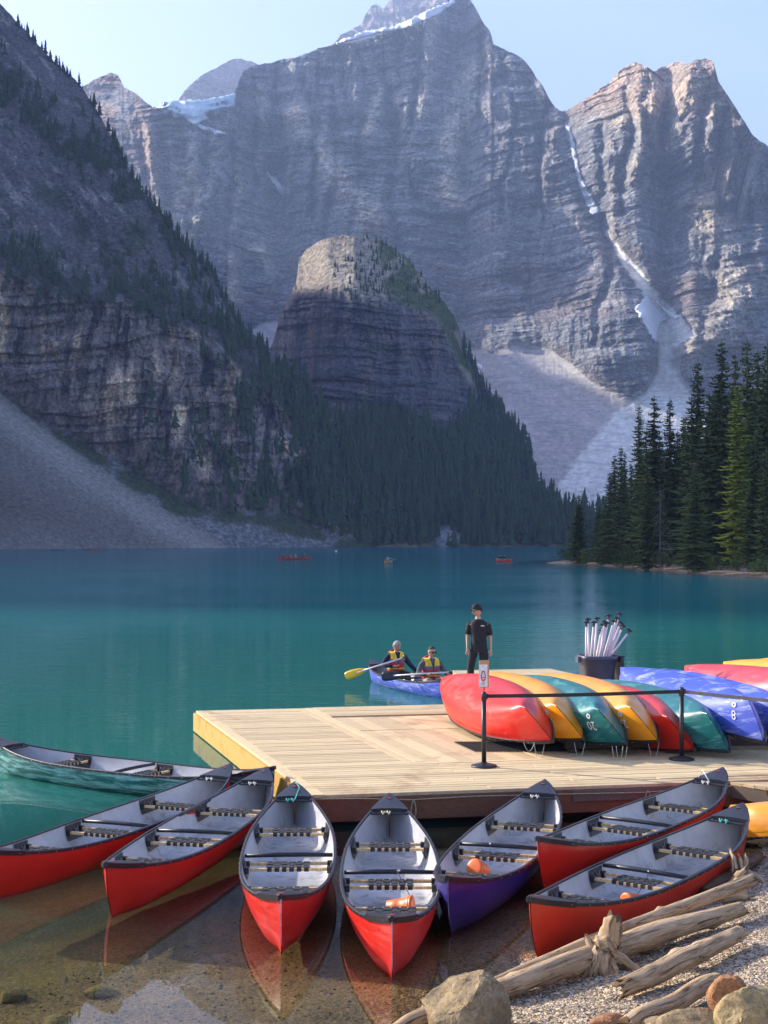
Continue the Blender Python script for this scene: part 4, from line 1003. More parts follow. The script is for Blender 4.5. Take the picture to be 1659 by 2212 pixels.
# --- canoes upside down on the dock
def flipped(colour, label, nearP, farP, tilt, group='overturned canoes stored on the dock', num=None, numu=.86, zs=1.12):
    a = Vector(nearP); b_ = Vector(farP); xh = (a - b_).normalized(); dn = Vector((0, 0, -1)); zh = (dn - xh * dn.dot(xh)).normalized()
    zh = Matrix.Rotation(tilt, 3, xh) @ zh; yh = zh.cross(xh)
    R = Matrix((xh, yh, zh)).transposed().to_4x4(); k_ = (a - b_).length / LC
    M_ = Matrix.Translation((a + b_) / 2 - zh * .565 * zs) @ R @ Matrix.Diagonal((k_, 1.12, zs, 1))
    c = canoe(colour, label, group, mtx=M_, seats_on=False)
    if num:
        cu = bpy.data.curves.new('t', 'FONT'); cu.body = num; cu.size = .17; cu.align_x = 'CENTER'; cu.resolution_u = 3
        to = bpy.data.objects.new('t', cu); COL.objects.link(to); me = bpy.data.meshes.new_from_object(to.evaluated_get(bpy.context.evaluated_depsgraph_get()))
        bpy.data.objects.remove(to)
        bm = bmesh.new(); bm.from_mesh(me); bmesh.ops.triangulate(bm, faces=bm.faces); bmesh.ops.subdivide_edges(bm, edges=bm.edges, cuts=2, use_grid_fill=True)
        def onto(co, du=0.0, dv=0.0):
            x_ = numu * LC / 2 - co[0] * .95 - du; u = x_ * 2 / LC; v = .46 + co[1] * 1.7 + dv
            q = hullp(u, v, 1); e_ = .01; t1 = hullp(u + e_, v, 1) - q; t2 = hullp(u, v + e_, 1) - q; n_ = np.cross(t1, t2); n_ = n_ / (np.linalg.norm(n_) + 1e-9)
            if n_[1] < 0: n_ = -n_
            return q + n_ * .007
        for vtx in bm.verts: vtx.co = Vector(onto(vtx.co))
        bm.to_mesh(me); bm.free(); link('number', me, c, mat('white_number', (.80, .80, .78), .6))
        mb = MB()
        for ri, ro in ((.018, .048),):
            V = []; n = 18
            for rr in (ri, ro):
                for j in range(n): V.append(tuple(onto((math.cos(6.283 * j / n) * rr, math.sin(6.283 * j / n) * rr * .9 - .085, 0))))
            mb.add(V, [(j, (j + 1) % n, n + (j + 1) % n, n + j) for j in range(n)])
        mb.obj('badge', mat('white_badge', (.78, .78, .76), .6), c)
    return c
def up(x, y, z): return tuple(PT(x, y, z))
T1 = math.radians(38)
fdir = Vector((-1.02, 4.5, -.02))
def row(colour, label, x, y, z, tilt=T1, d=fdir, num=None):
    a = PT(x, y, z); flipped(colour, label, a, a + d.normalized() * 4.75, tilt, num=num)
row('redw', 'overturned bright red canoe, the nearest of the stored row behind the signpost', 1193, 1601, .62)
row('orange', 'overturned orange canoe number 22 beside the nearest red one', 1260, 1596, .62, num='22')
row('teal', 'overturned dark teal canoe number 20 between two orange ones', 1352, 1605, .60, num='20')
row('orange', 'overturned orange canoe number 27 between the teal and red ones', 1421, 1600, .62, num='27')
row('red', 'overturned crimson canoe between number 27 and the teal one by the post', 1500, 1620, .48)
row('teal', 'overturned teal canoe under the long blue one, right of the post', 1575, 1623, .50, d=Vector((-1.15, 4.4, .0)), tilt=math.radians(28))
flipped('blue', 'long faded blue overturned canoe number 8 lying across the stack', up(1650, 1603, .66), (4.22, 23.4, .66), math.radians(16), num='8')
flipped('blue', 'second faded blue overturned canoe mostly hidden behind number 8', (5.95, 19.5, .50), (4.85, 23.9, .58), math.radians(12))
flipped('pink', 'faded red overturned canoe behind the blue ones', (6.95, 20.4, .74), (5.70, 25.1, .52), math.radians(14))
flipped('yellow', 'golden overturned canoe behind the faded red one', (7.9, 21.0, .88), (6.6, 25.8, .52), math.radians(14))
flipped('yellow', 'farthest golden overturned canoe at the right edge', (8.8, 21.3, .95), (7.4, 26.1, .55), math.radians(14))
# low timber rack that carries the upturned row
rack_m = mat('dark_rack_timber', (.05, .04, .032), .85)
rk_ = empty('storage_rack', (4.2, 20.6, DK)); tag(rk_, 'low dark timber rack under the overturned canoes', 'rack')
for y0 in (-1.1, 2.0):
    MB().bar((-1.6, y0 - .2, .10), (4.6, y0 + .35, .10), .09, .09).obj('rail', rack_m, rk_)
    for i in range(4): MB().box((-1.5 + i * 1.9, y0 - .19 + i * .17, .03), (.12, .3, .055)).obj('foot', rack_m, rk_)
# orange canoe upside down on the bank at the right edge
flipped('orange', 'orange canoe upside down on the bank behind the beached red canoe', (8.0, 13.55, .45), (3.86, 15.3, -.02), math.radians(0), zs=.78, group='canoes turned over on the bank')
# ------------------------------------------------------------------ tall spruces on the spit
needle_near = needle_mat('spruce_needles', (.022, .040, .014), (.080, .115, .034))
needle_lit = needle_mat('yellow_green_needles', (.07, .10, .012), (.20, .24, .03))
dead_m = mat('dead_grey_wood', (.16, .15, .14), .9, .15, 8)
def spruce(seed, R=.085, levels=54, br=7, bare=.05):
    r_ = random.Random(seed); V = []; F = []
    for i in range(levels):
        t = i / levels; z = bare + (.975 - bare) * t ** .93
        rad = R * (1 - t) ** .72 * (1 + .25 * math.sin(i * 1.7 + seed)) + .006
        if t < .12: rad *= .75 + 2 * t
        a0 = r_.uniform(0, 6.28)
        for k in range(br if t < .8 else br - 2):
            a = a0 + 6.283 * k / br + r_.uniform(-.3, .3); ln = rad * r_.uniform(.55, 1.25)
            if r_.random() < .10: continue
            z0_ = z; z = z + r_.uniform(-.55, .55) / levels; droop = r_.uniform(.25, .7) * (1 - .5 * t); ca, sa = math.cos(a), math.sin(a); b0 = len(V); n = 5
            for s in range(n):
                q = s / (n - 1); rr = .004 + ln * q; zz = z - ln * droop * (1.25 * q - .55 * q * q) + (0.006 if q > .9 else 0)
                w_ = (.0085 + .012 * (1 - t)) * (1 - .75 * q) * (1.3 if s % 2 else .75)
                V.append((ca * rr, sa * rr, zz + .002)); 
                V.append((ca * rr - sa * w_, sa * rr + ca * w_, zz - w_ * r_.uniform(.3, .95))); V.append((ca * rr + sa * w_, sa * rr - ca * w_, zz - w_ * r_.uniform(.3, .95)))
            for s in range(n - 1):
                o0 = b0 + 3 * s; o1 = o0 + 3
                F += [(o0, o1, o1 + 1, o0 + 1), (o0, o0 + 2, o1 + 2, o1)]
            z = z0_
    me = npmesh('crown', V, F); return me
SPR = [spruce(1), spruce(2, .072, 58), spruce(3, .10, 50, 8), spruce(4, .08, 56, 7, .09), spruce(5, .065, 60, 6)]
for m_ in SPR: m_.materials.append(needle_near)
SPT = MB().tube([(0, 0, -.03), (0, 0, .5), (0, 0, .99)], [.0115, .0075, .001], 7).mesh('trunk'); SPT.materials.append(bark)
def spruce_at(x, ytop, Y, label, group, var=None, override=None, width=1.0, i=[0]):
    X = (x - CX) / FD * Y; zg = float(ground_z(np.array([X]), np.array([Y]))[0]); zt = CAMZ + (HY - ytop) / FD * Y; h = zt - zg
    t = empty('spruce', (X, Y, zg), random.uniform(0, 6.28)); tag(t, label, 'tree', group); k = var if var is not None else i[0] % 5; i[0] += 1
    wd = 1.28 * h ** .5 * 26 ** .5 * width * random.uniform(.9, 1.15); t.scale = (wd, wd, h)
    sub('crown', SPR[k], t, override); link('trunk', SPT, t); return t
G1 = 'spruces on the wooded spit'
named = [
 (1250, 1066, 203, 'short lone spruce at the left tip of the wooded spit', 1.25), (1317, 1016, 194, 'slim spruce second from the tip of the spit', .9),
 (1328, 978, 192, 'left one of three thin spruce tops near the spit tip', .8), (1342, 960, 190, 'middle and tallest of three thin spruce tops near the spit tip', .8), (1350, 970, 188, 'right one of three thin spruce tops near the spit tip', .7),
 (1363, 996, 186, 'low spruce between the three thin tops and the tall group', .9), (1380, 868, 182, 'leftmost of the tall spruces on the spit, narrow spire', .85), (1396, 926, 180, 'shorter spruce between the two tall left spires', .8),
 (1413, 849, 178, 'tall spruce second from left with stepped crown', 1.0), (1447, 853, 174, 'tall spruce right of the stepped one, pale talus behind its top', 1.0), (1494, 846, 170, 'spruce leaning its crown against the big double spire', .95),
 (1508, 771, 166, 'very tall spruce with a thin bare top, left of the tallest one', 1.0), (1559, 727, 160, 'tallest spruce of the spit, dark pointed spire', 1.05), (1588, 753, 172, 'spruce peeping between the tallest one and the right pair', .8),
 (1614, 722, 156, 'spruce with the highest top in the right-hand group', 1.05), (1637, 746, 162, 'bushy topped spruce near the right edge', 1.0), (1658, 732, 150, 'spruce cut by the right edge of the view', 1.1),
 (1500, 1000, 146, 'young spruce standing in front at the waterline, middle of the spit', 1.0), (1631, 940, 138, 'medium spruce in front of the right-hand giants', 1.1), (1656, 962, 134, 'medium spruce at the right edge in front', 1.1)]
for j, (x, yt, Y, lb, wd) in enumerate(named): spruce_at(x, yt, Y, lb, G1, width=wd)
spruce_at(1593, 820, 150, 'bright yellow green spruce standing out among the dark ones', G1, 1, needle_lit, 1.0)
for i in range(36):
    x = random.uniform(1370, 1720); Y = random.uniform(158, 235) if x < 1560 else random.uniform(142, 230)
    yt = float(np.interp(x, [1370, 1400, 1440, 1500, 1560, 1640, 1720], [985, 930, 900, 860, 810, 790, 770])) + random.uniform(10, 120)
    spruce_at(x, yt, Y, 'dark spruce filling the gaps between the tall front ones on the spit', 'crowded spruces behind the front row of the spit')
for i in range(12):
    x = random.uniform(1265, 1380); spruce_at(x, random.uniform(1040, 1130), random.uniform(190, 235), 'small dark spruce crowding the tip of the spit', 'small spruces at the spit tip', width=.95)
# dead spruce with drooping bare boughs
X_, Y_ = (1425 - CX) / FD * 160, 160.0; t = empty('dead_spruce', (X_, Y_, .6)); tag(t, 'dead grey spruce with drooping bare boughs in front of the tall group', 'tree')
MB().tube([(0, 0, 0), (.1, 0, 7), (0, 0, 9.5)], [.10, .07, .02], 7).obj('trunk', dead_m, t)
mb = MB()
for i in range(80):
    z = random.uniform(1.2, 9.0); a = random.uniform(0, 6.28); ln = random.uniform(.8, 2.6) * (1 - z / 13)
    pts = [(math.cos(a) * ln * q, math.sin(a) * ln * q, z - ln * (.15 * q + 1.0 * q * q * q) + .2 * ln * q) for q in (0, .35, .65, .85, 1)]
    mb.tube(pts, [.030, .024, .02, .014, .006], 3)
tag(mb.obj('boughs', dead_m, t), kind='stuff')
# shrubs
def shrub_me(seed, m_):
    r_ = random.Random(seed); V = []; F = []
    for c in range(16):
        cx, cyy, cz = r_.gauss(0, .42), r_.gauss(0, .35), abs(r_.gauss(.42, .2)); R_ = r_.uniform(.18, .34)
        for i in range(58):
            d = Vector((r_.gauss(0, 1), r_.gauss(0, 1), r_.gauss(0, 1))).normalized() * R_ * r_.uniform(.6, 1.1); p_ = Vector((cx, cyy, max(.02, cz))) + d
            u_ = Vector((r_.gauss(0, 1), r_.gauss(0, 1), r_.gauss(0, 1))).normalized() * .055; v_ = u_.orthogonal().normalized() * .03
            b0 = len(V); V += [p_ - u_, p_ + v_, p_ + u_, p_ - v_]; F.append((b0, b0 + 1, b0 + 2, b0 + 3))
    me = npmesh('foliage', [tuple(v) for v in V], F); me.materials.append(m_); return me
leaf_m = needle_mat('shrub_leaves', (.025, .05, .015), (.075, .11, .03)); leaf_y = needle_mat('yellowing_leaves', (.12, .14, .02), (.30, .28, .04))
SH = [shrub_me(1, leaf_m), shrub_me(2, leaf_m), shrub_me(3, leaf_m)]; stem_me = MB()
for i in range(7):
    a = i * .9; stem_me.tube([(0, 0, -.1), (.2 * math.cos(a), .2 * math.sin(a), .3), (.45 * math.cos(a), .4 * math.sin(a), .6)], [.02, .014, .006], 4)
stem_me = stem_me.mesh('stems'); stem_me.materials.append(bark)
shr = [(1243, 1208, 2.9, 'tall green shrub below the lone spruce at the spit tip'), (1262, 1212, 2.2, 'rounded green shrub beside the one at the spit tip'), (1295, 1213, 1.8, 'low shrub between the spit tip and the first tall spruces'),
       (1326, 1216, 2.6, 'broad bright green shrub under the three thin spruce tops'), (1346, 1218, 2.6, 'broad green shrub right of the brightest one'), (1375, 1220, 1.9, 'dark shrub at the foot of the leftmost tall spire'),
       (1420, 1224, 1.7, 'shrub at the foot of the dead spruce'), (1478, 1229, 1.6, 'shrub in front of the young spruce'), (1505, 1231, 1.7, 'green bush just left of the yellow one'), (1548, 1233, 1.5, 'green bush right of the yellow one'),
       (1585, 1235, 1.5, 'shrub behind the pale log on the spit'), (1650, 1232, 2.8, 'large leafy shrub at the right edge on the spit')]
for j, (x, y, s_, lb) in enumerate(shr):
    Y = float(np.interp(x, [1230, 1300, 1400, 1500, 1600, 1660], [203, 190, 168, 150, 137, 131])); X = (x - CX) / FD * Y + .5; zg = float(ground_z(np.array([X]), np.array([Y]))[0])
    t = empty('shrub', (X, Y, zg), j * 1.3); t.scale = (s_, s_, s_ * .95); tag(t, lb, 'shrub', 'shrubs along the edge of the spit'); link('foliage', SH[j % 3], t); link('stems', stem_me, t)
me = shrub_me(9, leaf_y); X = (1527 - CX) / FD * 147; t = empty('shrub', (X + .4, 147, float(ground_z(np.array([X]), np.array([147.]))[0]))); t.scale = (1.25,) * 3; tag(t, 'small yellow autumn bush on the shore of the spit', 'shrub', 'shrubs along the edge of the spit'); link('foliage', me, t); link('stems', stem_me, t)

# ------------------------------------------------------------------ driftwood, stones, gravel
def wood_mat(name, c1, c2):
    m, N, L, out = newmat(name); p = N.new('ShaderNodeBsdfPrincipled'); L.new(p.outputs[0], out.inputs[0]); p.inputs['Roughness'].default_value = .85; p.inputs['Specular IOR Level'].default_value = .2
    tc = N.new('ShaderNodeTexCoord'); at_ = N.new('ShaderNodeAttribute'); at_.attribute_name = 'grain'
    n1 = noise_node(N, L, mapping(N, L, at_.outputs['Vector'], (3.0, 34, 34)), 1.0, 7, .68, 1.0)
    n2 = noise_node(N, L, at_.outputs['Vector'], 3.2, 4, .6)
    c = ramp(N, L, n1.outputs[0], [(.36, tuple(x * .18 for x in c2)), (.44, c2), (.6, c1)])
    c = mixc(N, L, c, tuple(x * .62 for x in c2), ramp(N, L, n2.outputs[0], [(.55, 0.0), (.72, .8)]))
    L.new(c, p.inputs['Base Color']); L.new(bump(N, L, n1.outputs[0], 1.0, .02), p.inputs['Normal']); return m
drift_m = wood_mat('driftwood', (.60, .44, .26), (.42, .28, .15)); wet_m = wood_mat('dark_wet_wood', (.20, .12, .075), (.12, .07, .045))
def log(name, P, R, label, cat='log', m_=None, seed=1, n=18, seg=46, knots=6, ragged=.05, group='driftwood logs on the gravel', parent=None):
    P = [Vector(p) for p in P]; r_ = random.Random(seed); kn = [(r_.uniform(.08, .92), r_.uniform(0, 6.28), r_.uniform(.25, .6)) for _ in range(knots)]
    V = []; Gv = []; tt = np.linspace(0, 1, seg); ks = np.linspace(0, 1, len(P)); L_ = (P[-1] - P[0]).length
    C_ = [Vector([float(np.interp(t, ks, [p[i] for p in P])) for i in range(3)]) for t in tt]; Rr = [float(np.interp(t, np.linspace(0, 1, len(R)), R)) for t in tt]
    for i in range(seg):
        d = (C_[min(i + 1, seg - 1)] - C_[max(i - 1, 0)]).normalized(); a = d.cross(Vector((0, 0, 1))).normalized(); b_ = a.cross(d); wob = Vector((float(pn(tt[i] * 3, seed)), 0, float(pn(tt[i] * 3, seed + 50)))) * Rr[i] * .3
        for j in range(n):
            th = 6.2832 * j / n; q = 1 + .10 * float(fbm(math.cos(th) * 1.3 + tt[i] * L_ * 1.2, math.sin(th) * 1.3 + seed, seed, 3)) + .10 * float(pn(th * 3 + seed, tt[i] * L_ * .8))
            for (kt, ka, kh) in kn:
                q += kh * math.exp(-((tt[i] - kt) * L_ / (Rr[i] * .8)) ** 2 - (math.atan2(math.sin(th - ka), math.cos(th - ka)) / .45) ** 2)
            e = Rr[i] * q; off = Vector((0, 0, 0))
            if i in (0, seg - 1): off = d * r_.uniform(-ragged, ragged) * (1 if i else -1); 
            V.append(C_[i] + wob + (a * math.cos(th) + b_ * math.sin(th)) * e + off); Gv.append((tt[i] * L_ + seed, math.cos(th) * Rr[i] + seed, math.sin(th) * Rr[i]))
    F = [(i * n + j, i * n + (j + 1) % n, (i + 1) * n + (j + 1) % n, (i + 1) * n + j) for i in range(seg - 1) for j in range(n)]
    for e, s_ in ((0, 1), (seg - 1, -1)):
        cn = sum((V[e * n + j] for j in range(n)), Vector()) / n; dd = (C_[1] - C_[0]).normalized() if e == 0 else (C_[-2] - C_[-1]).normalized()
        c0 = len(V); V.append(cn + dd * .03); Gv.append((seed * 3.3, 0, 0)); F += [(e * n + j, e * n + (j + 1) % n, c0, c0)[:3] if s_ < 0 else (e * n + (j + 1) % n, e * n + j, c0) for j in range(n)]
    me = bpy.data.meshes.new(name); me.from_pydata(V, [], F); me.update()
    for p in me.polygons: p.use_smooth = True
    g_ = me.attributes.new('grain', 'FLOAT_VECTOR', 'POINT'); g_.data.foreach_set('vector', np.array(Gv, np.float32).ravel())
    o = link(name, me, parent, m_ or drift_m)
    if label: tag(o, label, cat, group)
    return o
def GP(x, y, dz=0.0):
    """point on the beach seen at (x, y), raised by dz"""
    z = .2
    for _ in range(12):
        p = PT(x, y, z + dz); z = float(gz_fine(np.array([p.x]), np.array([p.y]))[0])
    return Vector((p.x, p.y, z + dz))
log('driftwood_log', [GP(1010, 2150, .10), GP(1270, 2036, .16), GP(1440, 1972, .20), GP(1622, 1902, .24)], [.042, .048, .052, .056], 'long slim driftwood log, the upper one, against the beached canoe', seed=2, knots=5)
log('driftwood_log', [GP(1062, 2142, .10), GP(1240, 2078, .12), GP(1430, 2012, .14), GP(1606, 1962, .12)], [.075, .088, .088, .058], 'thick pale driftwood log from the boulder to the right', seed=5, knots=8)
log('driftwood_log', [GP(1348, 2132, .09), GP(1480, 2073, .13), GP(1600, 2014, .11)], [.066, .080, .060], 'short cracked driftwood log below the thick one', seed=9, knots=6, ragged=.14, seg=40)
log('driftwood_log', [GP(1352, 2216, .05), GP(1450, 2165, .09), GP(1556, 2118, .08)], [.055, .065, .06], 'grey log half under the stones at the bottom right', seed=12, knots=3)
log('driftwood_log', [GP(835, 2240, .05), GP(925, 2186, .07)], [.05, .06], 'end of a grey log sticking out left of the boulder', seed=14, knots=1, seg=14)
log('driftwood_log', [GP(1514, 1930, .05), GP(1580, 1892, .07), GP(1640, 1850, .06)], [.06, .075, .05], 'dark wet log behind the long slim one', m_=wet_m, seed=17, knots=2, seg=22)
# splintered end of the upper log
sp_ = empty('splintered_root', tuple(GP(1600, 1920, .15))); tag(sp_, 'splintered root end with upright shards at the right end of the logs', 'driftwood')
bpy.context.view_layer.update(); I_ = sp_.matrix_world.inverted()
for k, (x0, y0, x1, y1, h0, h1, r0) in enumerate([(1580, 1930, 1612, 1925, .12, .30, .05), (1588, 1916, 1595, 1885, .2, .36, .035), (1600, 1912, 1607, 1890, .2, .32, .03), (1610, 1905, 1618, 1888, .2, .30, .03), (1612, 1905, 1650, 1920, .15, .05, .04), (1560, 1950, 1620, 1945, .12, .12, .07), (1595, 1935, 1604, 1950, .2, .12, .045)]):
    a = GP(x0, y0, 0); b_ = GP(x1, y1, 0); a.z = a.z * .5 + h0 * .8; b_.z = a.z + (h1 - h0) ; b_.y = a.y + (b_.y - a.y) * .4; b_.x = a.x + (x1 - x0) / FD * a.y
    log('shard', [I_ @ a, I_ @ ((a + b_) / 2 + Vector((.01, 0, .02))), I_ @ b_], [r0, r0 * .8, r0 * .25], None, seed=30 + k, knots=1, seg=12, n=10, parent=sp_)
# root stump
st_ = empty('driftwood_stump', tuple(GP(1310, 2095, 0))); tag(st_, 'gnarled pale driftwood stump with an upright fork on the gravel', 'driftwood')
bpy.context.view_layer.update(); b0 = GP(1310, 2095, 0); sx = b0.y / FD
def SP(x, y, dy=0.0): return Vector(((x - 1310) * sx, dy, (2100 - y) * sx * 1.03))
for k, (pts, rr) in enumerate([([SP(1312, 2060), SP(1318, 2025), SP(1325, 1990)], [.085, .060, .060]), ([SP(1326, 2050, .03), SP(1334, 2020, .03), SP(1333, 2000, .03)], [.06, .042, .035]),
      ([SP(1300, 2058, -.03), SP(1283, 2080, -.08), SP(1272, 2112, -.11)], [.085, .07, .02]), ([SP(1306, 2062, -.05), SP(1298, 2090, -.12), SP(1297, 2118, -.14)], [.07, .05, .018]),
      ([SP(1318, 2062), SP(1345, 2080, -.02), SP(1385, 2106, -.03)], [.065, .042, .035]), ([SP(1285, 2060), SP(1274, 2042), SP(1268, 2030)], [.06, .03, .010]),
      ([SP(1310, 2080, -.05), SP(1322, 2098, -.1), SP(1330, 2116, -.12)], [.06, .045, .015]), ([SP(1290, 2050), SP(1310, 2046), SP(1330, 2056)], [.075, .09, .06]), ([SP(1268, 2085, -.06), SP(1262, 2100, -.09), SP(1256, 2108, -.1)], [.03, .025, .008])]):
    log('root', pts, rr, None, seed=50 + k, knots=3, seg=16, n=14, parent=st_)

def rock(name, center, size, label, m_, seed, cat='rock', group=None, cuts=9, sub_=4, rz=0):
    bm = bmesh.new(); bmesh.ops.create_icosphere(bm, subdivisions=sub_, radius=1); r_ = random.Random(seed)
    pl = [(Vector((r_.gauss(0, 1), r_.gauss(0, 1), r_.gauss(0, .8))).normalized(), r_.uniform(.62, .9)) for _ in range(cuts)]
    for v in bm.verts:
        p = v.co.copy()
        for n_, d in pl:
            k = p.dot(n_) - d
            if k > 0: p -= n_ * k * 1.0
        v.co = p
    co = np.array([v.co[:] for v in bm.verts]); d = .07 * fbm(co[:, 0] * 2 + seed, co[:, 1] * 2 + co[:, 2] * 2.3, seed, 4) + .02 * fbm(co[:, 0] * 9 + seed, co[:, 1] * 9 + co[:, 2] * 7, seed + 4, 3)
    for v, q in zip(bm.verts, d): v.co = Vector((v.co.x * size[0], v.co.y * size[1], v.co.z * size[2])) * (1 + float(q) * 1.6)
    me = bpy.data.meshes.new(name); bm.to_mesh(me); bm.free()
    for p in me.polygons: p.use_smooth = True
    try: me.set_sharp_from_angle(angle=math.radians(20))
    except Exception: pass
    o = link(name, me, None, m_); o.location = center; o.rotation_euler = (0, 0, rz); tag(o, label, cat, group); return o
def rockmat(name, c1, c2, c3, sc_=5):
    m, N, L, out = newmat(name); p = N.new('ShaderNodeBsdfPrincipled'); L.new(p.outputs[0], out.inputs[0]); p.inputs['Roughness'].default_value = .9; p.inputs['Specular IOR Level'].default_value = .2
    tc = N.new('ShaderNodeTexCoord'); n1 = noise_node(N, L, tc.outputs['Object'], sc_, 8, .68, .4); n2 = noise_node(N, L, tc.outputs['Object'], sc_ * .45, 3, .5); n3 = noise_node(N, L, tc.outputs['Object'], sc_ * 7, 6, .75)
    c = ramp(N, L, n1.outputs[0], [(.3, c3), (.45, c2), (.62, c1)]); c = mixc(N, L, c, tuple(x * .6 for x in c2), ramp(N, L, n2.outputs[0], [(.5, 0.0), (.65, .7)])); c = mixc(N, L, c, ramp(N, L, n3.outputs[0], [(.3, .6), (.7, 1.3)]), 1, 'MULTIPLY')
    ck = maths(N, L, 'ABSOLUTE', maths(N, L, 'SUBTRACT', n2.outputs[0], .5)); c = mixc(N, L, c, tuple(x * .25 for x in c2), ramp(N, L, ck, [(.0, .55), (.007, 0.0)]))
    L.new(c, p.inputs['Base Color']); L.new(bump(N, L, n1.outputs[0], 1.0, .05, bump(N, L, n3.outputs[0], .6, .006)), p.inputs['Normal']); return m
rk_tan = rockmat('tan_boulder_stone', (.47, .35, .19), (.32, .235, .125), (.12, .10, .075)); rk_or = rockmat('rusty_stone', (.56, .30, .14), (.42, .20, .09), (.20, .10, .05), 13); rk_gr = rockmat('mossy_yellow_stone', (.60, .45, .18), (.42, .32, .16), (.14, .13, .09))
rk_wet = rockmat('drowned_stone', (.62, .48, .20), (.46, .36, .16), (.24, .18, .09), 14)
rock('boulder', GP(1006, 2215, .10) + Vector((0, .12, 0)), (.325, .30, .34), 'big tan boulder at the bottom, left end of the logs', rk_tan, 21, 'boulder', cuts=10, sub_=5, rz=.5)
rock('boulder', GP(1576, 2170, .12), (.15, .15, .185), 'rust orange stone at the bottom right corner beside the yellow boulder', rk_or, 23, 'boulder')
rock('boulder', GP(1650, 2200, .14), (.29, .24, .24), 'yellow grey boulder cut by the right edge', rk_gr, 26, 'boulder', sub_=5)
rock('stone', GP(1500, 2214, .04), (.24, .18, .10), 'flat tan stone in front of the rust orange one', rk_tan, 27)
rock('stone', GP(1320, 2222, .02), (.17, .14, .09), 'rounded brownish stone at the bottom edge right of the boulder', rk_or, 28)
rock('stone', GP(1420, 2222, .02), (.11, .12, .07), 'small stone between two larger ones at the bottom edge', rk_tan, 33)
for x, y, sx_, sz_, lb, sd in ((25, 2083, .125, .11, 'drowned yellowish rock at the left edge of the shallows', 41), (215, 2086, .15, .085, 'drowned rock below the bow of the second red canoe', 42), (124, 2163, .14, .095, 'drowned flat rock near the lower left corner', 43), (75, 2212, .13, .09, 'drowned rock at the bottom left edge', 44), (410, 2206, .14, .075, 'pale drowned rock under the sky reflection', 45)):
    q = PT(x, y, -.02); zb = float(gz_fine(np.array([q.x]), np.array([q.y]))[0]); rock('stone', (q.x, q.y, zb + .03), (sx_, sx_ * .8, max(sz_ * .75, .05)), lb, rk_wet, sd, group='drowned rocks in the shallows', sub_=3)
# loose pebbles
ico = np.array([(1, 0, 0), (-1, 0, 0), (0, 1, 0), (0, -1, 0), (0, 0, 1), (0, 0, -1)], float); icf = np.array([(0, 2, 4), (2, 1, 4), (1, 3, 4), (3, 0, 4), (2, 0, 5), (1, 2, 5), (3, 1, 5), (0, 3, 5)])
def pebbles(n, box, cond, lo, hi, label, dark=1.0):
    X = rng.uniform(box[0], box[2], n); Y = rng.uniform(box[1], box[3], n); k = cond(X, Y); X = X[k]; Y = Y[k]; m_ = len(X); Z = gz_fine(X, Y)
    s = lo + (hi - lo) * rng.uniform(0, 1, m_) ** 3; a = rng.uniform(0, 6.28, m_); sc3 = np.stack([s * rng.uniform(.8, 1.3, m_), s * rng.uniform(.7, 1.1, m_), s * rng.uniform(.4, .7, m_)], -1)
    V = ico[None] * (1 + rng.uniform(-.25, .25, (m_, 6, 3))) * sc3[:, None]; c_, s_ = np.cos(a)[:, None], np.sin(a)[:, None]
    W = np.stack([V[..., 0] * c_ - V[..., 1] * s_ + X[:, None], V[..., 0] * s_ + V[..., 1] * c_ + Y[:, None], V[..., 2] + Z[:, None] + sc3[:, 2:3] * .3], -1)
    F = icf[None] + (np.arange(m_) * 6)[:, None, None]
    g = rng.uniform(.12, .72, m_) ** 1.1 * dark; C = np.repeat((g[:, None] * (rgb(1, .87, .70) + rng.uniform(-.1, .1, (m_, 3))))[:, None], 6, 1)
    o = link('pebbles', npmesh('pebbles', W.reshape(-1, 3), F.reshape(-1, 3), False, C.reshape(-1, 3)), None, peb_m); tag(o, label, None, None, 'stuff')
peb_m = attr_mat('pebble_stone', nscale=30, amount=.2, bscale=80, bstr=.2, bdist=.002)
pebbles(60000, (-.2, 8.1, 5.2, 15.5), lambda X, Y: (shore(X, Y) > -.15) & (np.abs(X / Y) < .30), .005, .015, 'loose pale and dark pebbles on the beach')
pebbles(9000, (-3.6, 8.8, 2.5, 14.5), lambda X, Y: (shore(X, Y) <= -.1) & (shore(X, Y) > -3.6) & (np.abs(X / Y) < .30), .006, .018, 'pebbles on the lake bed in the shallows', .45)
# stranded wood and stones along the spit
for k, (x, y, w_, lb) in enumerate([(1278, 1219, 1.6, 'bleached stub of driftwood at the spit tip'), (1395, 1226, 3.0, 'pale log lying along the spit shore, left'), (1462, 1231, 3.4, 'pale log lying along the spit shore, middle'), (1562, 1239, 3.5, 'thick pale log on the spit shore below the yellow bush'), (1620, 1246, 5.0, 'long flat log at the waterline of the spit')]):
    Y = float(np.interp(x, [1230, 1300, 1400, 1500, 1600, 1660], [202, 187, 165, 147, 133, 126])); X = (x - CX) / FD * Y + .3; zg = .22
    log('stranded_log', [(X - w_ / 2, Y + .4, zg), (X, Y, zg + .08), (X + w_ / 2, Y - .6, zg)], [.14, .16, .12], lb, seed=70 + k, knots=1, seg=10, n=8, group='logs stranded on the spit')
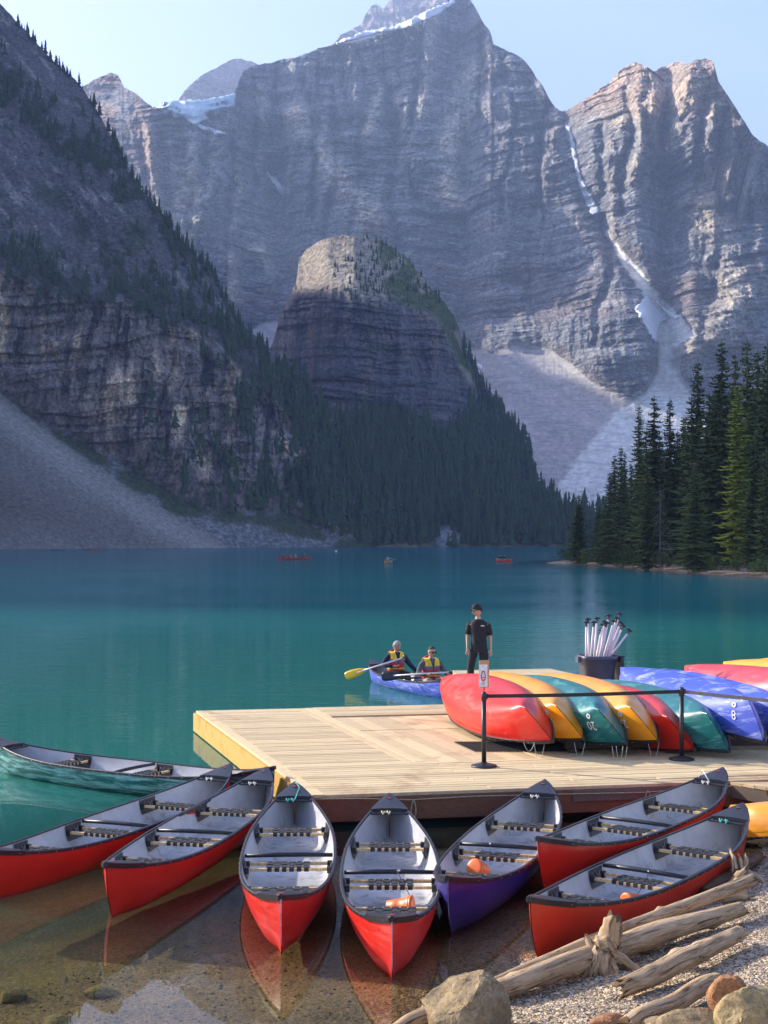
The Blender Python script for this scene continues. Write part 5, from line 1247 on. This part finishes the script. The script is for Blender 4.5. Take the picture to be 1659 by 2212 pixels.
# ------------------------------------------------------------------ people
skin_m = mat('skin', (.50, .29, .20), .55, .06, 10); skin_tan = mat('tanned_skin', (.44, .24, .16), .55, .06, 10)
blackcloth = mat('black_cloth', (.016, .016, .020), .85, .2, 12, bstr=.4, bscale=14, bdist=.02); navy = mat('navy_fleece', (.018, .022, .060), .9, .2, 12, bstr=.4, bscale=16, bdist=.02)
greycloth = mat('grey_jacket', (.115, .11, .115), .9, .2, 12, bstr=.4, bscale=16, bdist=.02); khaki = mat('beige_shorts', (.33, .28, .22), .9)
vest_red = mat('red_nylon', (.50, .025, .03), .6); vest_yel = mat('yellow_nylon', (.80, .52, .02), .6); vest_gry = mat('grey_nylon', (.16, .15, .20), .7); glassm = mat('dark_glasses', (.01, .01, .012), .12)
hair_g = mat('grey_hair', (.34, .32, .30), .8, .2, 60, bstr=.5, bscale=120); hair_d = mat('short_dark_hair', (.035, .025, .02), .8, .2, 60); shoe_m = mat('dark_shoes', (.03, .03, .035), .6)
def skin_obj(name, nodes, edges, root, mat_, parent, lv=2):
    me = bpy.data.meshes.new(name); ks = list(nodes); me.from_pydata([nodes[k][0] for k in ks], [(ks.index(a), ks.index(b)) for a, b in edges], [])
    o = bpy.data.objects.new(name, me); COL.objects.link(o); md = o.modifiers.new('skin', 'SKIN'); md.use_smooth_shade = True
    for i, k in enumerate(ks):
        r = nodes[k][1]; me.skin_vertices[0].data[i].radius = r if isinstance(r, tuple) else (r, r); me.skin_vertices[0].data[i].use_root = (k == root)
    s_ = o.modifiers.new('sub', 'SUBSURF'); s_.levels = lv; s_.render_levels = lv
    m2 = bpy.data.meshes.new_from_object(o.evaluated_get(bpy.context.evaluated_depsgraph_get())); bpy.data.objects.remove(o); bpy.data.meshes.remove(me)
    m2.name = name
    for p in m2.polygons: p.use_smooth = True
    m2.materials.clear(); return link(name, m2, parent, mat_)
def head_into(me, c, turn, pitch, size=.232):
    bm = bmesh.new(); bm.from_mesh(me); g = bmesh.ops.create_icosphere(bm, subdivisions=4, radius=1)['verts']; R = Euler((pitch, 0, turn)).to_matrix(); c = Vector(c)
    for v in g:
        x, y, z = v.co; f = max(0, -y); d = Vector((x * .078, y * .098, z * .118))
        if z < 0: d.x *= 1 + z * .25; d.y *= 1 + z * .12 
        d.y -= .012 * max(0, -z) * f
        d.y -= .028 * math.exp(-(x / .16) ** 2 - ((z + .12) / .20) ** 2) * (y < 0)             # nose
        d.y += .010 * math.exp(-((abs(x) - .36) / .2) ** 2 - ((z - .08) / .13) ** 2) * (y < 0)    # eye hollows
        d.y -= .007 * math.exp(-(x / .35) ** 2 - ((z + .50) / .09) ** 2) * (y < 0)              # lips
        d.y -= .010 * math.exp(-(x / .3) ** 2 - ((z + .86) / .14) ** 2) * (y < 0)                # chin
        d.x += math.copysign(.016, x) * math.exp(-((y - .08) / .16) ** 2 - ((z + .05) / .22) ** 2) * (abs(x) > .9)   # ears
        v.co = R @ (d * size / .236) + c
    for f in bm.faces: f.smooth = True
    bm.to_mesh(me); bm.free(); return R
def hairpiece(parent, c, R, m_, name='hair', zmin=.12, scale=1.06, size=.232, brow=.30):
    bm = bmesh.new(); bmesh.ops.create_icosphere(bm, subdivisions=4, radius=1)
    bmesh.ops.delete(bm, geom=[v for v in bm.verts if (v.co.z < zmin + brow * max(0, -v.co.y) * 1.3 - .55 * max(0, v.co.y))], context='VERTS')
    for v in bm.verts:
        x, y, z = v.co; n_ = 1 + .02 * float(pn(x * 6, y * 6 + z * 5)); v.co = R @ (Vector((x * .080, y * .100, z * .122)) * scale * n_ * size / .236) + Vector(c)
    me = bpy.data.meshes.new(name); bm.to_mesh(me); bm.free()
    for p in me.polygons: p.use_smooth = True
    o = link(name, me, parent, m_); s = o.modifiers.new('thick', 'SOLIDIFY'); s.thickness = .012; s.offset = 0; return o
def face_bits(parent, c, R, glasses=True):
    c = Vector(c); mb = MB()
    if glasses:
        for s in (-1, 1):
            mb.tube([R @ Vector((s * .034, -.106, .012)) + c, R @ Vector((s * .034, -.098, .012)) + c], .026, 12)
            mb.bar(R @ Vector((s * .058, -.098, .018)) + c, R @ Vector((s * .080, .0, .012)) + c, .006, .008)
        mb.bar(R @ Vector((-.014, -.106, .018)) + c, R @ Vector((.014, -.106, .018)) + c, .006, .006); mb.obj('sunglasses', glassm, parent)
    else:
        for s in (-1, 1): MB().lathe([(.003, -.004), (.009, 0), (.003, .004)], R @ Vector((s * .031, -.094, .012)) + c, 8).obj('eye', glassm, parent)
def hand_nodes(N_, E_, wrist, k, d, side, curl=.5, sp=.9):
    """palm, four unequal fingers and a side thumb from a wrist joint, pointing along d"""
    d = Vector(d).normalized(); w_ = Vector(N_[wrist][0]); s = Vector((side, 0, 0)); s = (s - d * s.dot(d)).normalized(); n_ = d.cross(s) * side
    N_[k + 'p'] = (w_ + d * .055, (.036, .020)); E_.append((wrist, k + 'p'))
    for i, ln in enumerate((.070, .080, .074, .058)):
        b0 = w_ + d * .090 + s * (.027 - .018 * i) * sp; N_[f'{k}f{i}a'] = (b0, .0105); N_[f'{k}f{i}b'] = (b0 + d * ln * .5 + n_ * curl * .012, .009); N_[f'{k}f{i}c'] = (b0 + d * ln * (1 - .35 * curl) + n_ * curl * .045, .0075)
        E_ += [(k + 'p', f'{k}f{i}a'), (f'{k}f{i}a', f'{k}f{i}b'), (f'{k}f{i}b', f'{k}f{i}c')]
    N_[k + 't1'] = (w_ + d * .045 + s * .042 + n_ * .01, .011); N_[k + 't2'] = (w_ + d * .085 + s * .052 + n_ * .03, .009); E_ += [(k + 'p', k + 't1'), (k + 't1', k + 't2')]
BE_ = [('pel', 'bel'), ('bel', 'che'), ('che', 'nec'), ('nec', 'hd'), ('che', 'shl'), ('shl', 'ell'), ('ell', 'wrl'), ('che', 'shr'), ('shr', 'elr'), ('elr', 'wrr'), ('pel', 'hil'), ('hil', 'knl'), ('knl', 'anl'), ('anl', 'tol'), ('pel', 'hir'), ('hir', 'knr'), ('knr', 'anr'), ('anr', 'tor')]
RB = dict(pel=(.13, .10), bel=(.125, .09), che=(.15, .10), nec=.055, hd=.05, shl=.058, shr=.058, ell=.040, elr=.040, wrl=(.028, .022), wrr=(.028, .022), hil=.082, hir=.082, knl=.055, knr=.055, anl=.038, anr=.038, tol=(.040, .028), tor=(.040, .028))
def person(loc, rz, J, label, skin, top, legs, head, headturn=0, headpitch=0, sleeves='long', hd_l=(0, 0, -1), hd_r=(0, 0, -1), curl=.5, top_name='jacket', legs_name='trousers', size=.232):
    t = empty('person', loc, rz); tag(t, label, 'person')
    N_ = {k: (Vector(v), RB[k]) for k, v in J.items()}; E_ = list(BE_)
    hand_nodes(N_, E_, 'wrl', 'L', hd_l, -1 if hd_l[2] < -.5 else 1, curl); hand_nodes(N_, E_, 'wrr', 'R', hd_r, 1 if hd_r[2] < -.5 else -1, curl)
    b = skin_obj('body', N_, E_, 'pel', skin, t, 1); R = head_into(b.data, head, headturn, headpitch, size)
    sp = [Vector(J[k]) for k in ('pel', 'bel', 'che', 'nec')]; cum = [0]
    for q0, q1 in zip(sp[:-1], sp[1:]): cum.append(cum[-1] + (q1 - q0).length)
    def along(t):
        q = t * cum[-1]
        if q <= 0: return sp[0] + (sp[1] - sp[0]).normalized() * q
        for i in range(3):
            if q <= cum[i + 1] or i == 2: return sp[i].lerp(sp[i + 1], min(1.0, (q - cum[i]) / (cum[i + 1] - cum[i])))
    def cloth(mb, name, m_):
        me = mb.mesh(name, True)
        for v in me.vertices:
            c = v.co; k = float(pn(c.x * 9 + c.z * 5, c.z * 11 + c.y * 6, 7)) * .010 + float(pn(c.x * 22, c.z * 26 + c.y * 9, 8)) * .005; v.co = c + Vector((c.x, c.y + .02, 0)).normalized() * k
        return link(name, me, t, m_)
    mb = MB(); n = 24; V = []
    prof = [(-.20 if sleeves == 'short' else -.06, .172, .132), (0, .168, .128), (.27, .155, .118), (.55, .172, .122), (.74, .196, .122), (.86, .188, .106), (.94, .120, .084), (1.0, .062, .060)]
    for q, a_, b_ in prof:
        c = along(q)
        for i in range(n): V.append(c + Vector((a_ * math.cos(6.2832 * i / n), b_ * math.sin(6.2832 * i / n), 0)))
    mb.add(V, [(k * n + i, k * n + (i + 1) % n, (k + 1) * n + (i + 1) % n, (k + 1) * n + i) for k in range(len(prof) - 1) for i in range(n)])
    for s in 'lr':
        a_, e_, w_ = Vector(J['sh' + s]), Vector(J['el' + s]), Vector(J['wr' + s]); a0 = a_ + Vector((-.035 if a_.x > 0 else .035, 0, -.005))
        if sleeves == 'long': mb.tube([a0, a_.lerp(e_, .2), a_.lerp(e_, .6), e_, e_.lerp(w_, .5), w_], [.055, .063, .060, .056, .050, .040], 14)
        else: mb.tube([a0, a_.lerp(e_, .2), a_.lerp(e_, .5), a_.lerp(e_, .82)], [.055, .062, .063, .067], 14)
    cloth(mb, top_name, top)
    mb = MB(); c = Vector(J['pel']); h_ = (Vector(J['hil']) + Vector(J['hir'])) / 2; V = []
    for z_, a_, b_ in ((.10, .152, .118), (.02, .160, .125), (-.05, .165, .125), (-.10, .15, .11)):
        for i in range(n): V.append(Vector((h_.x + a_ * math.cos(6.2832 * i / n), c.y + b_ * math.sin(6.2832 * i / n), c.z + z_)))
    mb.add(V, [(k * n + (i + 1) % n, k * n + i, (k + 1) * n + i, (k + 1) * n + (i + 1) % n) for k in range(3) for i in range(n)] + [tuple(3 * n + i for i in range(n))])
    for s in 'lr':
        a_, e_, w_ = Vector(J['hi' + s]), Vector(J['kn' + s]), Vector(J['an' + s]) + Vector((0, 0, .02))
        pts_ = [a_, a_.lerp(e_, .4), e_] + ([e_.lerp(w_, .5), w_] if legs_name == 'trousers' else []); mb.tube(pts_, [.098, .088, .074] + ([.070, .066] if legs_name == 'trousers' else []), 16)
    cloth(mb, legs_name, legs)
    for s in 'lr':
        a = Vector(J['an' + s]); b_ = Vector(J['to' + s]); skin_obj('shoe', {'a': (a + Vector((0, .02, -.015)), (.046, .046)), 'b': (a.lerp(b_, .6) + Vector((0, 0, -.01)), (.048, .040)), 'c': (b_ + Vector((0, -.02, -.005)), (.042, .032))}, [('a', 'b'), ('b', 'c')], 'a', shoe_m, t, 1)
    return t, R
# man on the dock
J = dict(pel=(0, .01, .90), bel=(0, 0, 1.05), che=(0, .01, 1.27), nec=(-.01, -.01, 1.46), hd=(-.02, -.03, 1.56), shl=(.180, .03, 1.365), ell=(.225, .06, 1.09), wrl=(.245, .0, .86), shr=(-.180, -.01, 1.375), elr=(-.235, .03, 1.11), wrr=(-.225, -.07, .885),
         hil=(.09, .01, .84), knl=(.115, -.02, .48), anl=(.115, .03, .09), tol=(.14, -.10, .045), hir=(-.10, .01, .84), knr=(-.165, -.04, .48), anr=(-.165, .03, .09), tor=(-.20, -.10, .045))
zt = DK + .012
man, R = person((1.90, 26.9, zt), math.radians(-12), J, 'man in black shirt, trousers and beanie standing on the dock looking left', skin_m, blackcloth, blackcloth, (-.03, -.045, 1.63), math.radians(-58), math.radians(14), 'short', (-.03, -.1, -1), (.02, -.1, -1), .6, 'polo_shirt')
hairpiece(man, (-.03, -.045, 1.63), R, blackcloth, 'beanie', .05, 1.12, brow=.22); face_bits(man, (-.03, -.045, 1.63), R)
MB().bar((.06, -.145, 1.33), (.13, -.135, 1.33), .004, .02).obj('chest_logo', cord_m, man)
# paddlers in the blue canoe
bc = canoe('blue', 'faded blue canoe with two men coming in beside the dock', 'canoes out on the lake', (1.46, 28.9, 0), (-.30, 33.1, 0), draft=.085)
def seated(loc, rz, label, skin, top, arms, headturn, headpitch, hl, hr, legs=blackcloth, ln='trousers'):
    J = dict(pel=(0, 0, .10), bel=(0, -.01, .24), che=(0, -.02, .44), nec=(0, -.05, .60), hd=(0, -.07, .68), hil=(.09, -.04, .09), hir=(-.09, -.04, .09), knl=(.15, -.42, .09), knr=(-.15, -.42, .09), anl=(.15, -.34, -.20), anr=(-.15, -.34, -.20), tol=(.15, -.47, -.235), tor=(-.15, -.47, -.235))
    J.update(arms); return person(loc, rz, J, label, skin, top, legs, (0, -.085, .745), headturn, headpitch, 'long', hl, hr, .9, 'jacket', ln)
def vest(t, J_=0):
    def ring(z, a, b_, cy_, n=28): return [(a * math.copysign(abs(math.cos(6.283 * i / n)) ** .8, math.cos(6.283 * i / n)), cy_ + b_ * math.copysign(abs(math.sin(6.283 * i / n)) ** .8, math.sin(6.283 * i / n)), z) for i in range(n)]
    def band(z0, z1, s0, s1, name, m_, parent, grow=0.0, cy0=-.02, cy1=-.03):
        n = 28; V = []
        for k in range(4):
            f = k / 3; z = z0 + (z1 - z0) * f; a = s0[0] + (s1[0] - s0[0]) * f + grow + .006 * math.sin(f * 3.14); b_ = s0[1] + (s1[1] - s0[1]) * f + grow + .006 * math.sin(f * 3.14); V += ring(z, a, b_, cy0 + (cy1 - cy0) * f)
        F = [(k * n + i, k * n + (i + 1) % n, (k + 1) * n + (i + 1) % n, (k + 1) * n + i) for k in range(3) for i in range(n)]
        return MB().add(V, F).obj(name, m_, parent, True)
    lj = band(.14, .36, (.185, .145), (.205, .155), 'life_jacket', vest_red, t)
    band(.36, .45, (.205, .155), (.20, .150), 'chest_panel', vest_gry, lj, .001); band(.20, .235, (.190, .150), (.192, .152), 'waist_strap', vest_yel, lj, .008)
    for s in (-1, 1):
        MB().add([(s * .025, -.192, .43), (s * .185, -.155, .44), (s * .165, -.10, .585), (s * .065, -.135, .60), (s * .17, .06, .60), (s * .07, .06, .615), (s * .19, .12, .44), (s * .03, .14, .44)],
                 [(0, 1, 2, 3) if s > 0 else (3, 2, 1, 0), (3, 2, 4, 5) if s > 0 else (5, 4, 2, 3), (5, 4, 6, 7) if s > 0 else (7, 6, 4, 5)]).obj('shoulder_panel', vest_yel if True else vest_red, lj)
        lj2 = bpy.data.objects['shoulder_panel'] 
    MB().tube([(.11, .05, .60), (0, .10, .635), (-.11, .05, .60)], [.03, .035, .03], 8).obj('collar', vest_red, lj, True)
    MB().bar((0, -.186, .18), (0, -.196, .45), .012, .006, (0, 1, 0)).obj('zip', blackp, lj)
crz = math.atan2(1.76, 4.2)
m1, R = seated((.27, 31.8, .19), crz, 'grey-haired man in the stern of the blue canoe, navy sleeves and life jacket', skin_tan, navy,
    dict(shl=(.19, -.02, .52), ell=(.34, -.06, .30), wrl=(.50, -.20, .11), shr=(-.19, -.02, .52), elr=(-.37, -.10, .30), wrr=(-.20, -.32, .29)), math.radians(28), math.radians(18), (.7, -.5, -.5), (.9, -.3, .0))
hairpiece(m1, (0, -.085, .745), R, hair_g, 'hair', .02, 1.05); face_bits(m1, (0, -.085, .745), R, False); vest(m1)
m2, R = seated((1.03, 30.1, .19), crz, 'dark-haired man in sunglasses in the bow of the blue canoe, grey jacket and life jacket', skin_m, greycloth,
    dict(shl=(.19, -.02, .52), ell=(.32, -.12, .28), wrl=(.28, -.34, .25), shr=(-.19, -.02, .52), elr=(-.34, -.10, .28), wrr=(-.22, -.33, .26)), math.radians(12), math.radians(12), (.2, -.9, .1), (.3, -.9, .1), khaki, 'shorts')
hairpiece(m2, (0, -.085, .745), R, hair_d, 'hair', .38, 1.03); face_bits(m2, (0, -.085, .745), R); vest(m2)
alu = mat('white_shaft', (.74, .64, .63), .35, .05, 5); yel_pl = mat('yellow_paddle_plastic', (.85, .50, .02), .4, .1, 4)
def paddle(a, b_, blade_col, label, blade_len=.52, width=.20, nrm=(0, -1, .3), group=None, blade=True, shaft=alu):
    """from the grip at a to the blade tip at b_"""
    a = Vector(a); b_ = Vector(b_); t = empty('paddle', tuple(a)); tag(t, label, 'paddle', group); d = b_ - a; Ln = d.length; d.normalize(); n_ = Vector(nrm); s = d.cross(n_).normalized(); n_ = s.cross(d)
    MB().tube([d * .04, d * (Ln - (blade_len * .55 if blade else 0))], .019, 10).obj('shaft', shaft, t, True)
    g = MB().tube([d * 0 - s * .055, d * -.012, s * .055], [.014, .020, .014], 8).tube([d * -.01, d * .075], [.020, .020], 8).obj('grip', blackp, t, True)
    if blade:
        prof = [(0, .018), (.12, .05), (.35, .085), (.65, .102), (.88, .098), (.97, .075), (1.0, .03)]; mb = MB(); V = []
        for q, w_ in prof:
            p_ = d * (Ln - blade_len + blade_len * q)
            for k, th in ((-1, .003), (-.4, .009), (0, .014), (.4, .009), (1, .003)): V.append(p_ + s * w_ * k * width / .2 + n_ * th * (1 - .6 * q)); 
            for k, th in ((1, .003), (.4, .006), (0, .010), (-.4, .006), (-1, .003)): V.append(p_ + s * w_ * k * width / .2 - n_ * th * (1 - .6 * q))
        F = [(i * 10 + j, i * 10 + (j + 1) % 10, (i + 1) * 10 + (j + 1) % 10, (i + 1) * 10 + j) for i in range(len(prof) - 1) for j in range(10)] + [tuple(range(10)), tuple((len(prof) - 1) * 10 + j for j in range(9, -1, -1))]
        mb.add(V, F).obj('blade', blade_col, t, True)
    return t
def at_depth(x, y, Y): return Vector(((x - CX) / FD * Y, Y, CAMZ + (HY - y) / FD * Y))
paddle(at_depth(874, 1420, 31.3), at_depth(745, 1461, 31.5), yel_pl, 'paddle with a bright yellow blade held out left over the water', .55)
paddle(at_depth(975, 1452, 29.6), at_depth(824, 1461, 29.9), blackp, 'paddle with a black blade held level across the blue canoe', .50, .22)

# ------------------------------------------------------------------ barrier posts, belts, sign
def stanchion(x, y, label, xyz=None):
    p = PT(x, y, DK) if xyz is None else Vector(xyz); t = empty('barrier_post', tuple(p)); tag(t, label, 'barrier post', 'belt barrier posts on the dock')
    MB().lathe([(.172, 0), (.175, .012), (.168, .022), (.11, .038), (.05, .050), (.036, .062)], n=40).obj('base', blackp, t, True)
    MB().lathe([(.032, .05), (.032, .90)], n=20).obj('pole', blackp, t, True)
    MB().lathe([(.034, .885), (.038, .89), (.038, .975), (.034, .985), (.030, 1.0), (.012, 1.006)], n=20).obj('head', blackp, t, True)
    MB().box((.045, 0, .945), (.02, .05, .065)).obj('belt_clip', blackp, t); return p
P1 = stanchion(1045.5, 1656, 'black belt post that carries the small white sign'); P2 = stanchion(1472.5, 1641, 'black belt post near the teal overturned canoe'); P3 = stanchion(0, 0, 'black belt post at the far right', (5.85, 16.78, DK))
belt_m = mat('black_belt', (.016, .015, .018), .6); belt_g = mat('grey_belt', (.085, .08, .09), .5)
def belt(a, b_, m_, label):
    pts = [a.lerp(b_, i / 16) + Vector((0, 0, .945 - .012 * math.sin(math.pi * i / 16))) for i in range(17)]; V = []
    for p in pts: V += [p + Vector((0, 0, -.025)), p + Vector((0, 0, .025)), p + Vector((0, .003, .025)), p + Vector((0, .003, -.025))]
    F = [(4 * i + j, 4 * i + (j + 1) % 4, 4 * i + 4 + (j + 1) % 4, 4 * i + 4 + j) for i in range(16) for j in range(4)]
    tag(MB().add(V, F).obj('barrier_belt', m_), label, 'belt', 'belts of the barrier')
dd = (P2 - P1).normalized(); belt(P1 + dd * .04, P2 - dd * .035, belt_m, 'black belt stretched in front of the overturned canoes')
dd = (P3 - P2).normalized(); belt(P2 + dd * .04, P3 - dd * .04, belt_g, 'belt running from the right post out of the view')
sg = empty('sign', (P1.x, P1.y - .01, DK + 1.0), math.radians(14)); tag(sg, 'small white notice with a red symbol and orange header on the belt post', 'sign')
MB().box((0, 0, .03), (.012, .012, .08)).obj('clamp', blackp, sg); MB().box((0, 0, .245), (.140, .008, .37)).obj('frame', mat('orange_sign_frame', (.62, .30, .12), .5), sg)
cd = MB().box((-.010, -.0055, .222), (.112, .003, .30)).obj('card', mat('white_card', (.84, .82, .78), .6), sg); redp = mat('red_print', (.60, .04, .03), .6)
def flat(pts, z=-.0078): return [(x, z, y) for x, y in pts]
sh = [(-.020, .0), (-.034, .03), (-.034, .075), (-.022, .11), (-.018, .13), (.018, .13), (.022, .11), (.034, .075), (.034, .03), (.020, .0)]
o_ = [(x - .012, y + .155) for x, y in sh]; i_ = [(x * .66 - .012, (y - .065) * .72 + .22) for x, y in sh]; n = len(sh)
MB().add(flat(o_) + flat(i_), [(j, (j + 1) % n, n + (j + 1) % n, n + j) for j in range(n)]).add(flat([(-.034, .192), (.010, .192), (.010, .204), (-.034, .204)]), [(0, 1, 2, 3)]).add(flat([(-.026, .146), (.002, .146), (.002, .153), (-.026, .153)]), [(0, 1, 2, 3)]).obj('symbol', redp, cd)
ln_ = MB()
for z0, w_ in ((.345, .035), (.130, .05), (.118, .06), (.106, .042), (.094, .055)): ln_.add(flat([(-.012 - w_ / 2, z0), (-.012 + w_ / 2, z0), (-.012 + w_ / 2, z0 + .004), (-.012 - w_ / 2, z0 + .004)]), [(0, 1, 2, 3)])
ln_.obj('small_print', redp, cd)

# ------------------------------------------------------------------ bin with paddles
bx, by = (1290 - CX) / FD * 23.9, 23.9; bin_m = mat('blue_grey_bin_plastic', (.085, .092, .125), .45, .1, 5)
bn_ = empty('bin', (bx, by, DK), math.radians(8)); tag(bn_, 'square blue grey wheeled bin full of paddles behind the overturned canoes', 'bin')
def sqlathe(prof, e=.78, n=32):
    V = []
    for r, z in prof:
        for i in range(n):
            t = 6.2832 * i / n; V.append((r * math.copysign(abs(math.cos(t)) ** (1 - e * .7), math.cos(t)), r * .92 * math.copysign(abs(math.sin(t)) ** (1 - e * .7), math.sin(t)), z))
    return MB().add(V, [(k * n + i, k * n + (i + 1) % n, (k + 1) * n + (i + 1) % n, (k + 1) * n + i) for k in range(len(prof) - 1) for i in range(n)])
sqlathe([(.24, .06), (.255, .30), (.300, .93), (.325, .935), (.330, 1.0), (.305, 1.0), (.29, .93), (.25, .30), (.02, .12)]).obj('tub', bin_m, bn_, True)
for s in (-1, 1): MB().box((s * .35, 0, .93), (.06, .20, .10)).obj('handle', bin_m, bn_)
MB().box((.42, .02, .60), (.05, .50, .80), Euler((0, -.10, 0)).to_matrix()).box((.36, 0, .985), (.16, .42, .03)).obj('lid', blackp, bn_)
for s in (-1, 1): MB().tube([(.20, s * .22, .06), (.20, s * .27, .06)], .08, 16).obj('wheel', blackp, bn_)
tops = [(1267, 1345, 1266), (1270, 1338, 1272), (1283, 1345, 1277), (1290, 1336, 1284), (1302, 1350, 1292), (1306, 1343, 1298), (1315, 1330, 1300), (1326, 1342, 1306), (1332, 1336, 1310), (1338, 1326, 1313), (1341, 1345, 1314), (1346, 1352, 1318), (1360, 1362, 1322), (1299, 1362, 1290), (1311, 1346, 1296)]
names = ['far left', 'second from left', 'third from left', 'fourth from left, tall and upright', 'short, in the left middle cluster', 'in the middle cluster, slightly taller', 'standing tall in the middle, leaning right', 'leaning right beside the highest one', 'close behind the highest one', 'the highest one of the bundle', 'leaning far right below the highest one', 'short and leaning right', 'leaning out the most, rightmost', 'lowest one in the middle', 'hidden behind the middle cluster']
for k, (x, y, xb) in enumerate(tops):
    Yd = by + .16 * math.sin(k * 2.1); a = at_depth(x, y, Yd); c_ = at_depth(xb, 1413, Yd * .5 + by * .5); e_ = c_ + (c_ - a).normalized() * .45
    paddle(a, e_, blackp, 'white-shafted paddle in the bin, ' + names[k], group='paddles standing in the bin', blade=False)
# black mesh mats
mesh_m = mat('black_rubber_mesh', (.02, .02, .022), .8)
def matt(c, u, v, nu, nv, label):
    t = empty('rubber_mat', tuple(c)); tag(t, label, 'mat', 'black mesh mats on the dock'); u = Vector(u); v = Vector(v); mb = MB()
    for i in range(nu + 1): mb.bar(u * i / nu, u * i / nu + v, .016, .008)
    for j in range(nv + 1): mb.bar(v * j / nv, v * j / nv + u, .016, .008)
    tag(mb.obj('mesh_strands', mesh_m, t), kind='stuff')
matt(PT(1040, 1621, DK) + Vector((-.1, -.15, .012)), (1.55, .02, 0), (-.25, .9, 0), 26, 15, 'black mesh mat under the nearest red overturned canoe')
matt((1.70, 27.6, DK + .024), (1.0, .2, 0), (-.12, 1.9, 0), 14, 26, 'black mesh mat on the dock edge behind the blue canoe')
# light lines hanging from the stored canoes
for k, (x, y, ln) in enumerate([(1165, 1603, .26), (1143, 1604, .12), (1252, 1604, .22), (1334, 1612, .30), (1343, 1612, .33), (1412, 1604, .24)]):
    p = PT(x, y, .58); tag(MB().tube([p + Vector((.05 * (q - .5) * 3, 0, -ln * (1 - (2 * q - 1) ** 2))) for q in [i / 12 for i in range(13)]], .0045, 5).obj('mooring_line', mat('grey_green_line', (.40, .44, .36), .8), None, True),
        'thin pale line hanging from the ' + ['nearest red stored canoe, larger loop', 'nearest red stored canoe, short end', 'orange stored canoe numbered 22, single loop', 'teal stored canoe number 20, left strand', 'teal stored canoe number 20, right strand', 'stored canoe number 27'][k], 'line', 'mooring lines of the stored canoes')

# ------------------------------------------------------------------ boats far out
small_red = HM['red2']; pj = {'red': vest_red, 'dark': blackcloth, 'yel': vest_yel, 'grey': hair_g}
fig_b = bpy.data.objects['person.001'].children
def far_person(loc, rz, top, label, parent=None):
    t = empty('person', loc, rz); tag(t, label, 'person', 'paddlers far out on the lake')
    for o in m2.children:
        if o.name.split('.')[0] in ('body', 'jacket', 'shorts', 'hair'):
            c = o.copy(); COL.objects.link(c); c.parent = t
            if o.name.startswith('jacket'): c.material_slots[0].link = 'OBJECT'; c.material_slots[0].material = top
    return t
def far_canoe(x, y, yaw, col, label):
    p = PT(x, y, 0); c = empty('canoe', (p.x, p.y, -.08), yaw); tag(c, label, 'canoe', 'canoes out on the lake')
    sub('hull', hull_me, c, HM[col]); sub('lining', liner_me, c); sub('gunwale', gunL, c); sub('gunwale', gunR, c); return c, p
c, p = far_canoe(628, 1208.5, 0.05, 'red2', 'far red canoe with two paddlers, the left one of a close pair'); far_person((p.x - 1.3, p.y, .22), 1.4, blackcloth, 'paddler at the left end of the far pair of red canoes'); far_person((p.x - .1, p.y, .22), 1.4, vest_red, 'paddler in red second in the far pair of canoes')
c, p = far_canoe(643, 1207.6, 0.0, 'red2', 'far red canoe with two paddlers, the right one of a close pair'); far_person((p.x - .45, p.y + .1, .22), 1.5, hair_g, 'paddler in a pale top in the far pair of canoes'); far_person((p.x + 1.25, p.y, .22), 1.5, blackcloth, 'paddler at the right end of the far pair of red canoes')
c, p = far_canoe(839, 1217, 1.35, 'orange', 'far orange canoe seen end-on with one paddler'); q = far_person((p.x - .1, p.y + .3, .25), .1, hair_g, 'lone paddler in the far orange canoe'); paddle(Vector((p.x - .3, p.y, 1.0)), Vector((p.x + 1.4, p.y - .2, .45)), blackp, 'dark paddle held by the lone paddler of the far orange canoe')
c, p = far_canoe(1088, 1212, -1.05, 'red2', 'far red canoe at the right with two paddlers'); far_person((p.x + .05, p.y - .5, .22), .3, blackcloth, 'front paddler in the far right red canoe'); far_person((p.x - .55, p.y + 1.0, .22), .3, blackcloth, 'rear paddler in the far right red canoe')
c, p = far_canoe(201, 1189, 0.1, 'red2', 'tiny red canoe near the talus at the far left'); far_person((p.x - .8, p.y, .2), 1.4, blackcloth, 'left paddler of the tiny canoe at the far left'); far_person((p.x + .9, p.y, .2), 1.4, vest_red, 'right paddler of the tiny canoe at the far left')
c, p = far_canoe(126, 1189, 0.0, 'teal', 'tiny dark canoe left of the tiny red one by the talus'); far_person((p.x, p.y, .2), 1.4, blackcloth, 'paddler of the tiny dark canoe by the talus')
p = PT(726, 1192, 0); tag(MB().lathe([(.05, -.3), (.3, -.1), (.36, .15), (.26, .42), (.06, .55)], tuple(p), 16).obj('buoy', mat('white_buoy', (.7, .7, .7), .5), None, True), 'small white buoy far out near the shore', 'buoy')
